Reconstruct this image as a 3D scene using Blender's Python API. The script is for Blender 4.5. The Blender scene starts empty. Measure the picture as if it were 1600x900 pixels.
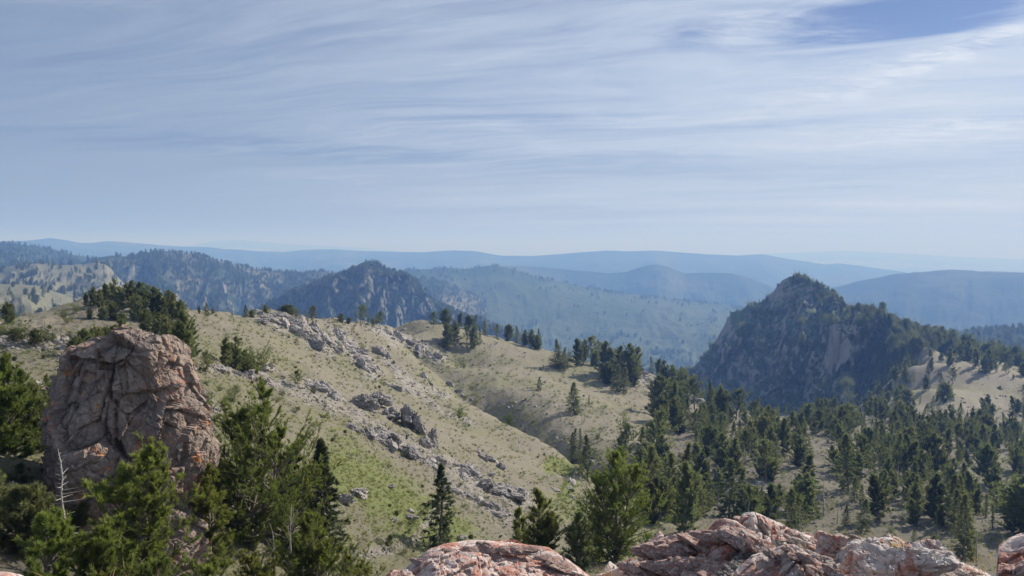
import bpy, math, random
import numpy as np
from mathutils import Vector, Matrix, Euler

random.seed(7)
rng = np.random.default_rng(7)
S = bpy.context.scene
COL = S.collection
R = math.radians

# ------------------------------------------------------------------ camera
FPX = 1208.0                       # focal length in photo pixels (1600 wide)
HOR = 382.0                        # row of the true horizon
PITCH = math.atan((450 - HOR) / FPX)
cam_d = bpy.data.cameras.new('camera')
cam = bpy.data.objects.new('camera', cam_d)
COL.objects.link(cam)
cam_d.sensor_width = 36
cam_d.lens = 36 * FPX / 1600
cam_d.clip_start = 0.1
cam_d.clip_end = 400000
cam.location = (0, 0, 0)
cam.rotation_euler = (R(90) - PITCH, 0, 0)
S.camera = cam

# ------------------------------------------------------------------ light
SUN_AZ, SUN_EL = 52.0, 32.0        # clockwise from the view axis (+Y)
sdir = Vector((math.sin(R(SUN_AZ)) * math.cos(R(SUN_EL)), math.cos(R(SUN_AZ)) * math.cos(R(SUN_EL)), math.sin(R(SUN_EL))))
sun_d = bpy.data.lights.new('sun', 'SUN')
sun_d.energy = 5.0
sun_d.angle = R(0.6)
sun_d.color = (1.0, 0.94, 0.86)
sun = bpy.data.objects.new('sun', sun_d)
COL.objects.link(sun)
sun.location = sdir * 200
sun.rotation_euler = sdir.to_track_quat('Z', 'Y').to_euler()

S.view_settings.view_transform = 'Standard'
S.view_settings.look = 'None'
S.view_settings.exposure = 0.42
S.view_settings.gamma = 1.0
S.view_settings.use_curve_mapping = False
S.cycles.volume_bounces = 1
S.cycles.max_bounces = 6
S.cycles.diffuse_bounces = 2
S.cycles.transparent_max_bounces = 8
S.cycles.use_denoising = True

# ------------------------------------------------------------------ node helper
class NT:
    def __init__(s, tree):
        s.t = tree; s.n = tree.nodes; s.l = tree.links
    def new(s, kind, **kw):
        n = s.n.new(kind)
        for k, v in kw.items():
            setattr(n, k, v)
        return n
    def put(s, sock, v):
        if v is None: return
        if isinstance(v, bpy.types.NodeSocket): s.l.new(v, sock)
        elif isinstance(v, (tuple, list)) and len(v) == 3 and sock.type == 'RGBA': sock.default_value = (*v, 1)
        else: sock.default_value = v
    def math(s, op, a, b=None, c=None, clamp=False):
        n = s.new('ShaderNodeMath', operation=op, use_clamp=clamp)
        s.put(n.inputs[0], a); s.put(n.inputs[1], b); s.put(n.inputs[2], c)
        return n.outputs[0]
    def vmath(s, op, a, b=None):
        n = s.new('ShaderNodeVectorMath', operation=op)
        s.put(n.inputs[0], a); s.put(n.inputs[1], b)
        return n.outputs['Value'] if op in ('DOT_PRODUCT', 'LENGTH') else n.outputs[0]
    def noise(s, vec, scale, detail=4, rough=0.55, dist=0.0, out=0, typ='FBM'):
        n = s.new('ShaderNodeTexNoise', noise_type=typ)
        s.put(n.inputs['Vector'], vec); n.inputs['Scale'].default_value = scale
        n.inputs['Detail'].default_value = detail; n.inputs['Roughness'].default_value = rough
        n.inputs['Distortion'].default_value = dist
        return n.outputs[out]
    def voro(s, vec, scale, feature='F1', out='Distance', rand=1.0):
        n = s.new('ShaderNodeTexVoronoi', feature=feature)
        s.put(n.inputs['Vector'], vec); n.inputs['Scale'].default_value = scale
        n.inputs['Randomness'].default_value = rand
        return n.outputs[out]
    def ramp(s, v, lo, hi, a=0.0, b=1.0, smooth=True):
        n = s.new('ShaderNodeMapRange', interpolation_type='SMOOTHSTEP' if smooth else 'LINEAR')
        s.put(n.inputs[0], v)
        for i, x in zip((1, 2, 3, 4), (lo, hi, a, b)): s.put(n.inputs[i], x)
        return n.outputs[0]
    def mix(s, f, a, b, mode='MIX'):
        n = s.new('ShaderNodeMix', data_type='RGBA', blend_type=mode)
        s.put(n.inputs['Factor'], f); s.put(n.inputs['A'], a); s.put(n.inputs['B'], b)
        return n.outputs['Result']
    def scale(s, vec, xyz):
        return s.vmath('MULTIPLY', vec, xyz)
    def attr(s, name, out='Fac'):
        n = s.new('ShaderNodeAttribute'); n.attribute_name = name
        return n.outputs[out]
    def geo(s, name): 
        return s.new('ShaderNodeNewGeometry').outputs[name]
    def obj(s, name='Object'):
        return s.new('ShaderNodeTexCoord').outputs[name]
    def rnd(s):
        return s.new('ShaderNodeObjectInfo').outputs['Random']
    def bump(s, h, strength, dist, normal=None):
        n = s.new('ShaderNodeBump'); n.inputs['Strength'].default_value = strength
        n.inputs['Distance'].default_value = dist; s.put(n.inputs['Height'], h); s.put(n.inputs['Normal'], normal)
        return n.outputs[0]

def material(name):
    m = bpy.data.materials.new(name); m.use_nodes = True
    t = NT(m.node_tree)
    b = m.node_tree.nodes['Principled BSDF']
    b.inputs['Specular IOR Level'].default_value = 0.2
    b.inputs['Roughness'].default_value = 0.9
    return m, t, b

# ------------------------------------------------------------------ sky
W = bpy.data.worlds.new('World'); S.world = W; W.use_nodes = True
wt = NT(W.node_tree)
bg = W.node_tree.nodes['Background']
sky = wt.new('ShaderNodeTexSky', sky_type='NISHITA')
sky.sun_disc = False
sky.sun_elevation = R(SUN_EL); sky.sun_rotation = R(SUN_AZ)
sky.altitude = 2600; sky.air_density = 1.0; sky.dust_density = 0.8; sky.ozone_density = 1.3
d = wt.obj('Generated')
sx = wt.new('ShaderNodeSeparateXYZ'); wt.put(sx.inputs[0], d)
zz = wt.math('MAXIMUM', sx.outputs[2], 0.0)
den = wt.math('ADD', zz, 0.06)
cx = wt.math('DIVIDE', sx.outputs[0], den); cy = wt.math('DIVIDE', sx.outputs[1], den)
cb = wt.new('ShaderNodeCombineXYZ'); wt.put(cb.inputs[0], cx); wt.put(cb.inputs[1], cy)
P0 = cb.outputs[0]
# streaks run roughly across the view, tilted a little
rot = wt.new('ShaderNodeVectorRotate', rotation_type='Z_AXIS'); wt.put(rot.inputs['Vector'], P0); rot.inputs['Angle'].default_value = R(17)
P1 = rot.outputs[0]
warp = wt.noise(P1, 0.55, 2, 0.5, out=1)
Pw = wt.vmath('ADD', P1, wt.scale(wt.vmath('SUBTRACT', warp, (0.5, 0.5, 0.5)), (1.6, 0.9, 0)))
n1 = wt.noise(wt.scale(Pw, (0.20, 0.85, 1)), 1.0, 6, 0.52, 0.15)
n2 = wt.noise(wt.scale(Pw, (0.55, 2.3, 1)), 1.3, 8, 0.66, 0.9)
n3 = wt.noise(wt.scale(P1, (0.12, 0.35, 1)), 1.0, 2, 0.5)
cov = wt.math('ADD', wt.math('MULTIPLY', n1, 0.56), wt.math('MULTIPLY', n2, 0.34))
cov = wt.math('ADD', cov, wt.math('MULTIPLY', n3, 0.22))
def vdir(px, py):
    v = Vector((px - 800, FPX * math.cos(PITCH) + (450 - py) * math.sin(PITCH), -FPX * math.sin(PITCH) + (450 - py) * math.cos(PITCH)))
    return v.normalized()
brk = wt.ramp(wt.noise(wt.scale(Pw, (0.8, 1.9, 1)), 1.9, 6, 0.65, 0.9), 0.25, 0.72)
def gap(px, py, ax, ay, amt, c):
    # an opening in the cirrus (direction px,py of the sky; half widths in degrees)
    v = vdir(px, py)
    right = Vector((v.y, -v.x, 0)).normalized(); up = right.cross(v)
    a = wt.math('MULTIPLY', wt.vmath('DOT_PRODUCT', d, tuple(right)), 1 / math.sin(R(ax)))
    b = wt.math('MULTIPLY', wt.vmath('DOT_PRODUCT', d, tuple(up)), 1 / math.sin(R(ay)))
    q = wt.math('ADD', wt.math('MULTIPLY', a, a), wt.math('MULTIPLY', b, b))
    g = wt.math('EXPONENT', wt.math('MULTIPLY', q, -1.0))
    return wt.math('SUBTRACT', c, wt.math('MULTIPLY', g, wt.math('MULTIPLY', brk, amt * 1.7)))
cov = gap(1400, 30, 7.5, 2.0, 0.30, cov)
cov = gap(1080, 52, 2.5, 1.0, 0.10, cov)
cov = gap(250, 222, 17, 0.85, 0.14, cov)
cov = gap(780, 190, 11, 0.9, 0.13, cov)
cov = gap(650, 245, 14, 0.7, 0.10, cov)
cov = gap(1300, 290, 12, 0.7, 0.07, cov)
cl = wt.ramp(cov, 0.27, 0.67)
cl = wt.math('MULTIPLY', cl, 0.95)
fil = wt.noise(wt.vmath('ADD', wt.scale(Pw, (0.7, 2.6, 1)), wt.scale(warp, (1.5, 1.5, 0))), 1.7, 10, 0.72, 0.5)
# forward scattering: cirrus is brighter and whiter towards the sun
sd = wt.vmath('DOT_PRODUCT', d, tuple(sdir))
glow = wt.ramp(sd, 0.05, 1.0)
ccol = wt.mix(glow, (3.2, 4.1, 5.7), (7.0, 8.0, 9.5))
thick = wt.ramp(cov, 0.55, 0.82)
ccol = wt.mix(thick, ccol, wt.mix(glow, (3.4, 4.2, 5.8), (8.4, 9.2, 10.4)))
skyc = wt.mix(wt.ramp(zz, 0.0, 0.22, 0.75, 0.0), wt.mix(1.0, sky.outputs[0], (0.78, 0.76, 0.88), 'MULTIPLY'), (3.6, 4.15, 5.0))
ccol = wt.mix(wt.math('MULTIPLY', wt.ramp(fil, 0.50, 0.78), wt.math('ADD', 0.06, wt.math('MULTIPLY', glow, 0.45))), ccol, (9.4, 9.9, 10.8))
def wisp(px, py, ax, ay, tilt, amt):
    v = vdir(px, py); right = Vector((v.y, -v.x, 0)).normalized(); up = right.cross(v); c_, s_ = math.cos(R(tilt)), math.sin(R(tilt))
    a = wt.math('MULTIPLY', wt.vmath('DOT_PRODUCT', d, tuple(right * c_ + up * s_)), 1 / math.sin(R(ax)))
    b = wt.math('MULTIPLY', wt.math('ADD', wt.vmath('DOT_PRODUCT', d, tuple(up * c_ - right * s_)), wt.math('MULTIPLY', wt.math('SUBTRACT', fil2, 0.5), 0.035)), 1 / math.sin(R(ay)))
    q = wt.math('ADD', wt.math('MULTIPLY', a, a), wt.math('MULTIPLY', b, b))
    return wt.math('MULTIPLY', wt.math('EXPONENT', wt.math('MULTIPLY', q, -1.0)), wt.math('MULTIPLY', wt.ramp(fil3, 0.34, 0.72), amt * 0.72))
fil2 = wt.noise(wt.scale(P0, (0.9, 1.6, 1)), 1.4, 3, 0.5); fil3 = wt.noise(wt.scale(P0, (2.2, 5.0, 1)), 1.6, 8, 0.72, 0.8)
Wp = None
for a_ in [(1450,95,8,0.8,14,0.8),(1540,60,5,0.5,10,0.7),(1190,30,5,0.5,-9,0.6),(1290,66,2.6,0.4,0,0.7),(1480,197,7,0.4,-2,0.8),(1100,240,8,0.16,-3,0.45),(850,228,4,0.5,-22,0.35),(1250,150,8,1.2,4,0.35),(1150,55,3,0.8,8,0.5),(1420,215,8,1.5,0,0.35)]:
    w_ = wisp(*a_); Wp = w_ if Wp is None else wt.math('ADD', Wp, w_)
Wp = wt.math('MINIMUM', Wp, 0.92)
bgc = wt.mix(Wp, wt.mix(cl, skyc, ccol), wt.mix(glow, (6.6, 7.4, 8.8), (10.4, 10.8, 11.4)))
wt.put(bg.inputs['Color'], bgc)
bg.inputs['Strength'].default_value = 0.068

# ------------------------------------------------------------------ numpy noise
def _hash(ix, iy, iz, seed):
    h = (ix.astype(np.uint32) * np.uint32(374761393) + iy.astype(np.uint32) * np.uint32(668265263)
         + iz.astype(np.uint32) * np.uint32(2147483647 - 1274126177 % 977) + np.uint32((seed * 974711 + 77) & 0xFFFFFFFF))
    h = (h ^ (h >> np.uint32(13))) * np.uint32(1274126177)
    h = (h ^ (h >> np.uint32(16))) * np.uint32(2246822519)
    return h ^ (h >> np.uint32(15))
def vnoise(p, seed=0):
    """gradient noise, about -1..1, p is (N,3)"""
    p = np.asarray(p, dtype=np.float64)
    f = np.floor(p); i = f.astype(np.int64); t = p - f
    u = t * t * t * (t * (t * 6 - 15) + 10)
    out = 0
    for dx in (0, 1):
        wx = u[:, 0] if dx else 1 - u[:, 0]
        for dy in (0, 1):
            wy = u[:, 1] if dy else 1 - u[:, 1]
            for dz in (0, 1):
                wz = u[:, 2] if dz else 1 - u[:, 2]
                h = _hash(i[:, 0] + dx, i[:, 1] + dy, i[:, 2] + dz, seed)
                gx = (h & 1023) / 511.5 - 1; gy = ((h >> 10) & 1023) / 511.5 - 1; gz = ((h >> 20) & 1023) / 511.5 - 1
                out = out + wx * wy * wz * (gx * (t[:, 0] - dx) + gy * (t[:, 1] - dy) + gz * (t[:, 2] - dz))
    return out * 1.6
def fbm(p, octaves=4, seed=0, gain=0.5, ridged=False):
    p = np.asarray(p, dtype=np.float64); a = 1.0; s = 0; tot = 0
    for o in range(octaves):
        n = vnoise(p * (2.03 ** o) + o * 17.3, seed + o)
        if ridged: n = 1 - 2 * np.abs(n)
        s = s + a * n; tot += a; a *= gain
    return s / tot
def cells(p, seed=0):
    """voronoi: F1, F2-F1, a random number per cell"""
    p = np.asarray(p, dtype=np.float64); i = np.floor(p).astype(np.int64)
    f1 = np.full(len(p), 9.0); f2 = np.full(len(p), 9.0); rid = np.zeros(len(p))
    for dx in (-1, 0, 1):
        for dy in (-1, 0, 1):
            for dz in (-1, 0, 1):
                c = i + np.array((dx, dy, dz)); h = _hash(c[:, 0], c[:, 1], c[:, 2], seed)
                q = c + np.stack([(h & 1023) / 1023, ((h >> 10) & 1023) / 1023, ((h >> 20) & 1023) / 1023], 1)
                dd = np.sqrt(((q - p) ** 2).sum(1))
                near = dd < f1
                f2 = np.where(near, f1, np.minimum(f2, dd)); rid = np.where(near, ((h >> 7) & 255) / 255, rid)
                f1 = np.where(near, dd, f1)
    return f1, f2 - f1, rid
def facets(p, seed=0, tilt=0.9):
    """broken rock: every voronoi cell is a tilted plane with its own height"""
    p = np.asarray(p, dtype=np.float64); i = np.floor(p).astype(np.int64)
    f1 = np.full(len(p), 9.0); f2 = np.full(len(p), 9.0); val = np.zeros(len(p))
    for dx in (-1, 0, 1):
        for dy in (-1, 0, 1):
            for dz in (-1, 0, 1):
                c = i + np.array((dx, dy, dz)); h = _hash(c[:, 0], c[:, 1], c[:, 2], seed); h2 = _hash(c[:, 1], c[:, 2], c[:, 0], seed + 91)
                o_ = p - c - np.stack([(h & 1023) / 1023, ((h >> 10) & 1023) / 1023, ((h >> 20) & 1023) / 1023], 1)
                dd = np.sqrt((o_ ** 2).sum(1)); near = dd < f1
                rv = np.stack([(h2 & 1023) / 511.5 - 1, ((h2 >> 10) & 1023) / 511.5 - 1, ((h2 >> 20) & 1023) / 511.5 - 1], 1)
                v_ = ((h >> 7) & 255) / 255 - 0.5 + tilt * (o_ * rv).sum(1)
                f2 = np.where(near, f1, np.minimum(f2, dd)); val = np.where(near, v_, val); f1 = np.where(near, dd, f1)
    return val, f2 - f1
def sstep(a, b, x):
    t = np.clip((x - a) / (b - a), 0, 1); return t * t * (3 - 2 * t)

# ------------------------------------------------------------------ mesh helpers
def mesh(name, verts, faces, mat=None, smooth=False, attrs=None):
    """faces: int array (n,3) or (n,4), or a list of such arrays"""
    me = bpy.data.meshes.new(name)
    v = np.ascontiguousarray(verts, dtype=np.float32)
    if isinstance(faces, np.ndarray): faces = [faces]
    faces = [f for f in faces if len(f)]
    me.vertices.add(len(v)); me.vertices.foreach_set('co', v.ravel())
    loops = np.concatenate([f.ravel() for f in faces]).astype(np.int32)
    tot = np.concatenate([np.full(len(f), f.shape[1]) for f in faces])
    st = np.concatenate([[0], np.cumsum(tot)[:-1]]).astype(np.int32)
    me.loops.add(len(loops)); me.loops.foreach_set('vertex_index', loops)
    me.polygons.add(len(st)); me.polygons.foreach_set('loop_start', st)
    me.update(calc_edges=True)
    me.polygons.foreach_set('use_smooth', np.full(len(st), smooth))
    for k, a in (attrs or {}).items():
        at = me.attributes.new(k, 'FLOAT', 'POINT'); at.data.foreach_set('value', np.ascontiguousarray(a, dtype=np.float32))
    if mat is not None:
        me.materials.append(mat)
    return me
def obj(name, me, parent=None, loc=None, rot=None, scale=None, label=None, cat=None, group=None, kind=None):
    o = bpy.data.objects.new(name, me); COL.objects.link(o)
    if parent is not None: o.parent = parent
    if loc is not None: o.location = loc
    if rot is not None: o.rotation_euler = rot
    if scale is not None: o.scale = scale if hasattr(scale, '__len__') else (scale,) * 3
    if label: o['label'] = label
    if cat: o['category'] = cat
    if group: o['group'] = group
    if kind: o['kind'] = kind
    return o
def grid_faces(nu, nv):
    i = np.arange(nu * nv).reshape(nv, nu)
    return np.stack([i[:-1, :-1].ravel(), i[:-1, 1:].ravel(), i[1:, 1:].ravel(), i[1:, :-1].ravel()], 1)
SP, CP = math.sin(PITCH), math.cos(PITCH)
def world(px, py, r):
    """photo pixel and horizontal range in metres -> point (camera at the origin)"""
    px = np.asarray(px, float); py = np.asarray(py, float); r = np.asarray(r, float)
    x = px - 800; y = FPX * CP + (450 - py) * SP; z = -FPX * SP + (450 - py) * CP
    k = r / np.hypot(x, y)
    return np.stack([x * k, y * k, z * k], -1)
def pix(p):
    p = np.atleast_2d(p); f = p[:, 1] * CP - p[:, 2] * SP; u = p[:, 1] * SP + p[:, 2] * CP
    return 800 + FPX * p[:, 0] / f, 450 - FPX * u / f
def smooth1(a, k, axis):
    if k < 2: return a
    pad = [(0, 0)] * a.ndim; pad[axis] = (k, k)
    b = np.pad(a, pad, mode='edge'); ker = np.hanning(2 * k + 3)[1:-1]; ker /= ker.sum()
    return np.apply_along_axis(lambda m: np.convolve(m, ker, 'valid'), axis, b)
def loft(rows, nu, nv, su=0, sv=0, weights=None):
    """rows of (px,py,r) polylines -> (nv,nu,3) array in pixel, row, ln r"""
    L = []
    for row in rows:
        a = np.array(row, float); t = np.linspace(a[0, 0], a[-1, 0], nu)
        L.append(np.stack([t, smooth1(np.interp(t, a[:, 0], a[:, 1]), su, 0), smooth1(np.interp(t, a[:, 0], np.log(a[:, 2])), su, 0)], 1))
    L = np.array(L); w = np.linspace(0, 1, len(rows)) if weights is None else np.array(weights, float)
    v = np.linspace(0, 1, nv); k = np.clip(np.searchsorted(w, v, side='right') - 1, 0, len(rows) - 2)
    t = ((v - w[k]) / (w[k + 1] - w[k]))[:, None, None]
    g = L[k] * (1 - t) + L[k + 1] * t
    if sv: g = smooth1(g, sv, 0)
    return g, v
def to_world(g):
    return world(g[..., 0], g[..., 1], np.exp(g[..., 2]))
# ------------------------------------------------------------------ surface materials
def relief(t, co, fine, amp, normal=None):
    h = t.noise(co, fine, 8, 0.6)
    return t.bump(h, 1.0, amp, normal)

def ground_material():
    """dry alpine slope: straw grass, bare dirt, pale scree, greener swards"""
    m, t, b = material('alpine_ground')
    co = t.obj('Object'); ge = t.geo('Position')
    big = t.noise(ge, 0.035, 5, 0.6); mid = t.noise(ge, 0.25, 6, 0.65); fine = t.noise(ge, 2.2, 6, 0.7); tiny = t.noise(ge, 11, 4, 0.75)
    streak = t.noise(t.scale(ge, (0.16, 0.5, 0.9)), 1.0, 5, 0.65, 0.4)
    straw = t.mix(mid, (0.165, 0.162, 0.090), (0.24, 0.225, 0.138))
    dirt = t.mix(fine, (0.19, 0.168, 0.128), (0.285, 0.252, 0.20))
    green = t.mix(fine, (0.115, 0.14, 0.045), (0.235, 0.255, 0.085))
    scree = t.mix(t.voro(ge, 2.4, out='Color'), (0.22, 0.20, 0.175), (0.38, 0.35, 0.315))
    gv = t.attr('green'); sv = t.attr('scree')
    c = t.mix(t.ramp(t.math('ADD', big, t.math('MULTIPLY', streak, 0.6)), 0.62, 0.95), straw, dirt)
    gm = t.math('ADD', gv, t.math('MULTIPLY', t.math('SUBTRACT', mid, 0.5), 0.9))
    gm = t.math('ADD', gm, t.math('MULTIPLY', t.math('SUBTRACT', fine, 0.5), 0.8))
    c = t.mix(t.ramp(gm, 0.25, 0.9), c, green)
    sm = t.math('ADD', sv, t.math('MULTIPLY', t.math('SUBTRACT', fine, 0.5), 1.6))
    sm = t.math('ADD', sm, t.math('MULTIPLY', t.math('SUBTRACT', mid, 0.5), 1.0))
    c = t.mix(t.ramp(sm, 0.5, 1.05), c, scree)
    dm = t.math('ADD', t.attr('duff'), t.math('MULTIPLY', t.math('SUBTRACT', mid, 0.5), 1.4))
    c = t.mix(t.math('MULTIPLY', t.ramp(dm, 0.2, 0.8), 0.8), c, t.mix(fine, (0.10, 0.09, 0.07), (0.19, 0.17, 0.14)))  # needle litter on the wood floor, darkened further to paint in tree shade
    # tussocks, droppings of gravel, dark low herbs
    tus = t.ramp(t.noise(ge, 4.5, 5, 0.75), 0.56, 0.70)
    c = t.mix(t.math('MULTIPLY', tus, 0.8), c, (0.085, 0.09, 0.05))
    pale = t.ramp(t.noise(t.vmath('ADD', ge, (40, 3, 9)), 6.5, 4, 0.8), 0.62, 0.70)
    c = t.mix(t.math('MULTIPLY', pale, 0.6), c, (0.5, 0.46, 0.40))
    sh = t.ramp(t.noise(t.vmath('ADD', ge, (3, 30, 9)), 0.9, 4, 0.7), 0.60, 0.68)
    c = t.mix(t.math('MULTIPLY', sh, 0.35), c, (0.15, 0.16, 0.08))
    c = t.mix(t.math('MULTIPLY', t.math('SUBTRACT', tiny, 0.3), 0.5), c, (0.12, 0.11, 0.08))
    t.put(b.inputs['Base Color'], c)
    n1_ = t.bump(t.noise(ge, 0.9, 8, 0.75), 1.0, 0.5)
    n2_ = t.bump(t.noise(ge, 8, 5, 0.8), 0.8, 0.045, n1_)
    t.put(b.inputs['Normal'], n2_)
    b.inputs['Roughness'].default_value = 0.95
    return m

def hill_material(name, forest, meadow, bare, s1, lo, hi, bump, steep=None, fine=8.0):
    m, t, b = material(name)
    ge = t.geo('Position')
    a = t.noise(t.scale(ge, (1, 0.6, 1)), s1, 8, 0.62, 0.6)
    a2 = t.noise(ge, s1 * 4.2, 6, 0.7)
    a3 = t.noise(ge, s1 * fine * 4, 4, 0.8)
    c = t.mix(a2, meadow, bare)
    fm = t.math('ADD', t.math('MULTIPLY', a, 0.8), t.math('MULTIPLY', a3, 0.35))
    fm = t.math('ADD', fm, t.attr('wood'))
    c = t.mix(t.ramp(fm, lo, hi), c, t.mix(a3, forest, tuple(x * 1.9 for x in forest)))
    if steep:
        nz = t.new('ShaderNodeSeparateXYZ'); t.put(nz.inputs[0], t.geo('Normal'))
        rk = t.mix(t.noise(t.scale(ge, (1, 1, 0.3)), s1 * 14, 7, 0.7), tuple(x * 0.55 for x in steep), steep)
        sm = t.math('ADD', nz.outputs[2], t.math('MULTIPLY', t.math('SUBTRACT', a2, 0.5), 0.55))
        c = t.mix(t.ramp(sm, 0.52, 0.66, 1.0, 0.0), c, rk)
    t.put(b.inputs['Base Color'], c)
    n = t.bump(t.math('ADD', t.noise(ge, s1 * 6, 8, 0.65), t.math('MULTIPLY', a3, 0.35)), 1.0, bump)
    t.put(b.inputs['Normal'], n)
    b.inputs['Roughness'].default_value = 1.0
    b.inputs['Specular IOR Level'].default_value = 0.05
    return m

# ------------------------------------------------------------------ the near ground, one sheet from the camera's knoll to 650 m
CREST = [(300,486,125),(350,491,135),(400,491,150),(430,493,165),(470,498,180),(510,502,195),(560,504,225),(600,496,250),(650,499,270),
         (690,508,280),(750,523,290),(800,536,295),(850,549,300),(900,564,300),(950,577,300),(1000,582,295),(1050,602,290),(1100,628,285),(1160,648,300),(1220,655,330)]
KN = [(0,517,125),(60,511,132),(100,502,140),(130,481,132),(155,462,130),(180,456,130),(220,463,128),(250,474,127),(280,486,127),(-150,520,120),(-300,520,110)]
CP_ = [  # px, py, range
 (100,890,22),(210,850,25),(300,800,27),(400,890,27),(500,890,30),(600,890,33),(0,760,25),(-100,700,28),(-200,620,35),(0,700,30),
 (560,840,38),(600,800,45),(540,720,55),(700,820,50),(700,880,38),(660,720,70),(750,800,60),(800,870,45),(800,780,75),(840,890,35),
 (950,880,42),(900,762,98),(870,740,112),(900,700,127),(850,700,118),
 (655,548,235),(690,572,222),(720,602,205),(745,625,195),(772,652,182),(830,682,162),(890,704,150),(950,740,132),(1000,770,125),(1100,800,120),(1250,820,115),(1400,850,110),(1550,850,115),(1700,850,120),
 (600,525,228),(650,555,208),(700,597,178),(745,638,150),(800,666,135),(870,693,127),
 (650,650,105),(600,640,98),(700,700,90),(760,720,95),(800,740,95),(550,600,120),(620,600,140),(500,560,130),(560,560,165),(480,620,85),
 (450,550,115),(400,530,110),(350,560,75),(330,600,55),(350,640,45),(440,680,50),(500,760,42),(360,510,120),
 (700,560,250),(800,580,240),(800,620,200),(870,600,240),(870,650,185),(950,640,200),(950,690,160),(1000,650,200),(1050,700,165),(750,562,255),
 (680,530,250),(720,578,225),(1000,620,240),(1100,680,200),(1200,700,180),(1300,760,145),(1300,700,200),(1400,700,220),(1400,780,150),(1500,700,240),
 (1500,780,160),(1590,720,240),(1590,800,165),(1700,740,230),
 (1300,650,330),(1400,650,330),(1420,612,400),(1405,560,560),(1450,556,548),(1455,566,610),(1500,610,420),(1500,555,520),(1560,575,490),(1590,640,400),(1500,655,320),(1700,620,450),(1410,580,470),(1650,590,500),
 (1350,650,380),(1320,664,450),(1250,666,450),(1200,664,480),(1383,625,560),(1385,640,500),(1372,652,430),(1340,668,520),(1340,680,620),(1440,600,640),(1550,620,640),(1500,575,560),(1300,690,620),(1200,690,620),
 (0,562,50),(100,562,50),(50,532,70),(0,600,38),(-150,600,40),(200,520,100),(300,530,90),(285,562,60),(150,540,72),(230,600,45),(120,600,42),
]
def ctrl():
    P = []
    def add(px, py, r): P.append(world(px, py, r))
    for c in CP_ + CREST + KN: add(*c)
    for px, py, r in CREST[:-3]:
        add(px, py + 34, r * 1.14); add(px, py + 100, r * 1.5); add(px, py + 150, r * 2.3)
    for px, py, r in KN:
        add(px, py + 40, r * 1.25); add(px, py + 75, r * 1.9); add(px, py + 110, r * 4.0)
    for x, y, z in ((0,1.2,-1.9),(0,2.5,-2.0),(-2,2,-2.1),(2,2,-2.0),(1.5,4,-2.2),(3,5,-2.4),(5,5.5,-2.6),(0,5,-2.6),(-3,4,-2.9),(-6,7,-4.0),(0,10,-5.4),(5,9,-4.8),(10,10,-6.2),
                    (-10,12,-6.2),(4,16,-8.2),(-4,16,-7.6),(14,18,-10.5),(24,24,-15.5),(40,20,-16),(6,24,-11.6),(12,36,-16),(26,42,-21),(40,60,-28.5),(60,80,-36),(60,40,-28),(-25,14,-7),(-40,30,-8),(90,70,-37)):
        P.append(np.array((x, y, z), float))
    return np.array(P)
_P = ctrl()
_r = np.hypot(_P[:, 0], _P[:, 1]); _U = np.stack([np.arctan2(_P[:, 0], _P[:, 1]), np.log(_r)], 1); _V = _P[:, 2] / _r
def _phi(d2): return 0.5 * d2 * np.log(d2 + 1e-12)
_n = len(_U); _K = _phi(((_U[:, None] - _U[None]) ** 2).sum(-1)) + np.eye(_n) * 2e-5
_Q = np.concatenate([np.ones((_n, 1)), _U], 1)
_A = np.block([[_K, _Q], [_Q.T, np.zeros((3, 3))]])
_w = np.linalg.solve(_A, np.concatenate([_V, np.zeros(3)]))
GUL = np.array([world(*c)[:2] for c in [(625,520,262),(655,545,238),(690,572,222),(722,602,207),(748,628,192),(775,652,178),(832,682,160),(888,704,146),(950,740,130)]])
def base_h(x, y):
    x = np.asarray(x, float).ravel(); y = np.asarray(y, float).ravel()
    r = np.maximum(np.hypot(x, y), 0.5); u = np.stack([np.arctan2(x, y), np.log(r)], 1); out = np.empty(len(x))
    for s in range(0, len(x), 20000):
        q = u[s:s + 20000]
        d2 = ((q[:, None, :] - _U[None]) ** 2).sum(-1)
        out[s:s + 20000] = _phi(d2) @ _w[:_n] + _w[_n] + q @ _w[_n + 1:]
    d = np.full(len(x), 1e9); t_al = np.zeros(len(x)); m_ = (r > 90) & (r < 330) & (x > -60) & (x < 60)
    if m_.any():
        q = np.stack([x[m_], y[m_]], 1); bd = np.full(len(q), 1e9)
        for a, b in zip(GUL[:-1], GUL[1:]):
            t = np.clip(((q - a) @ (b - a)) / ((b - a) ** 2).sum(), 0, 1); bd = np.minimum(bd, np.linalg.norm(q - a - t[:, None] * (b - a), axis=1))
        d[m_] = bd
    return out * r - 6.0 * np.exp(-(d / 9.0) ** 2)
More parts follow.
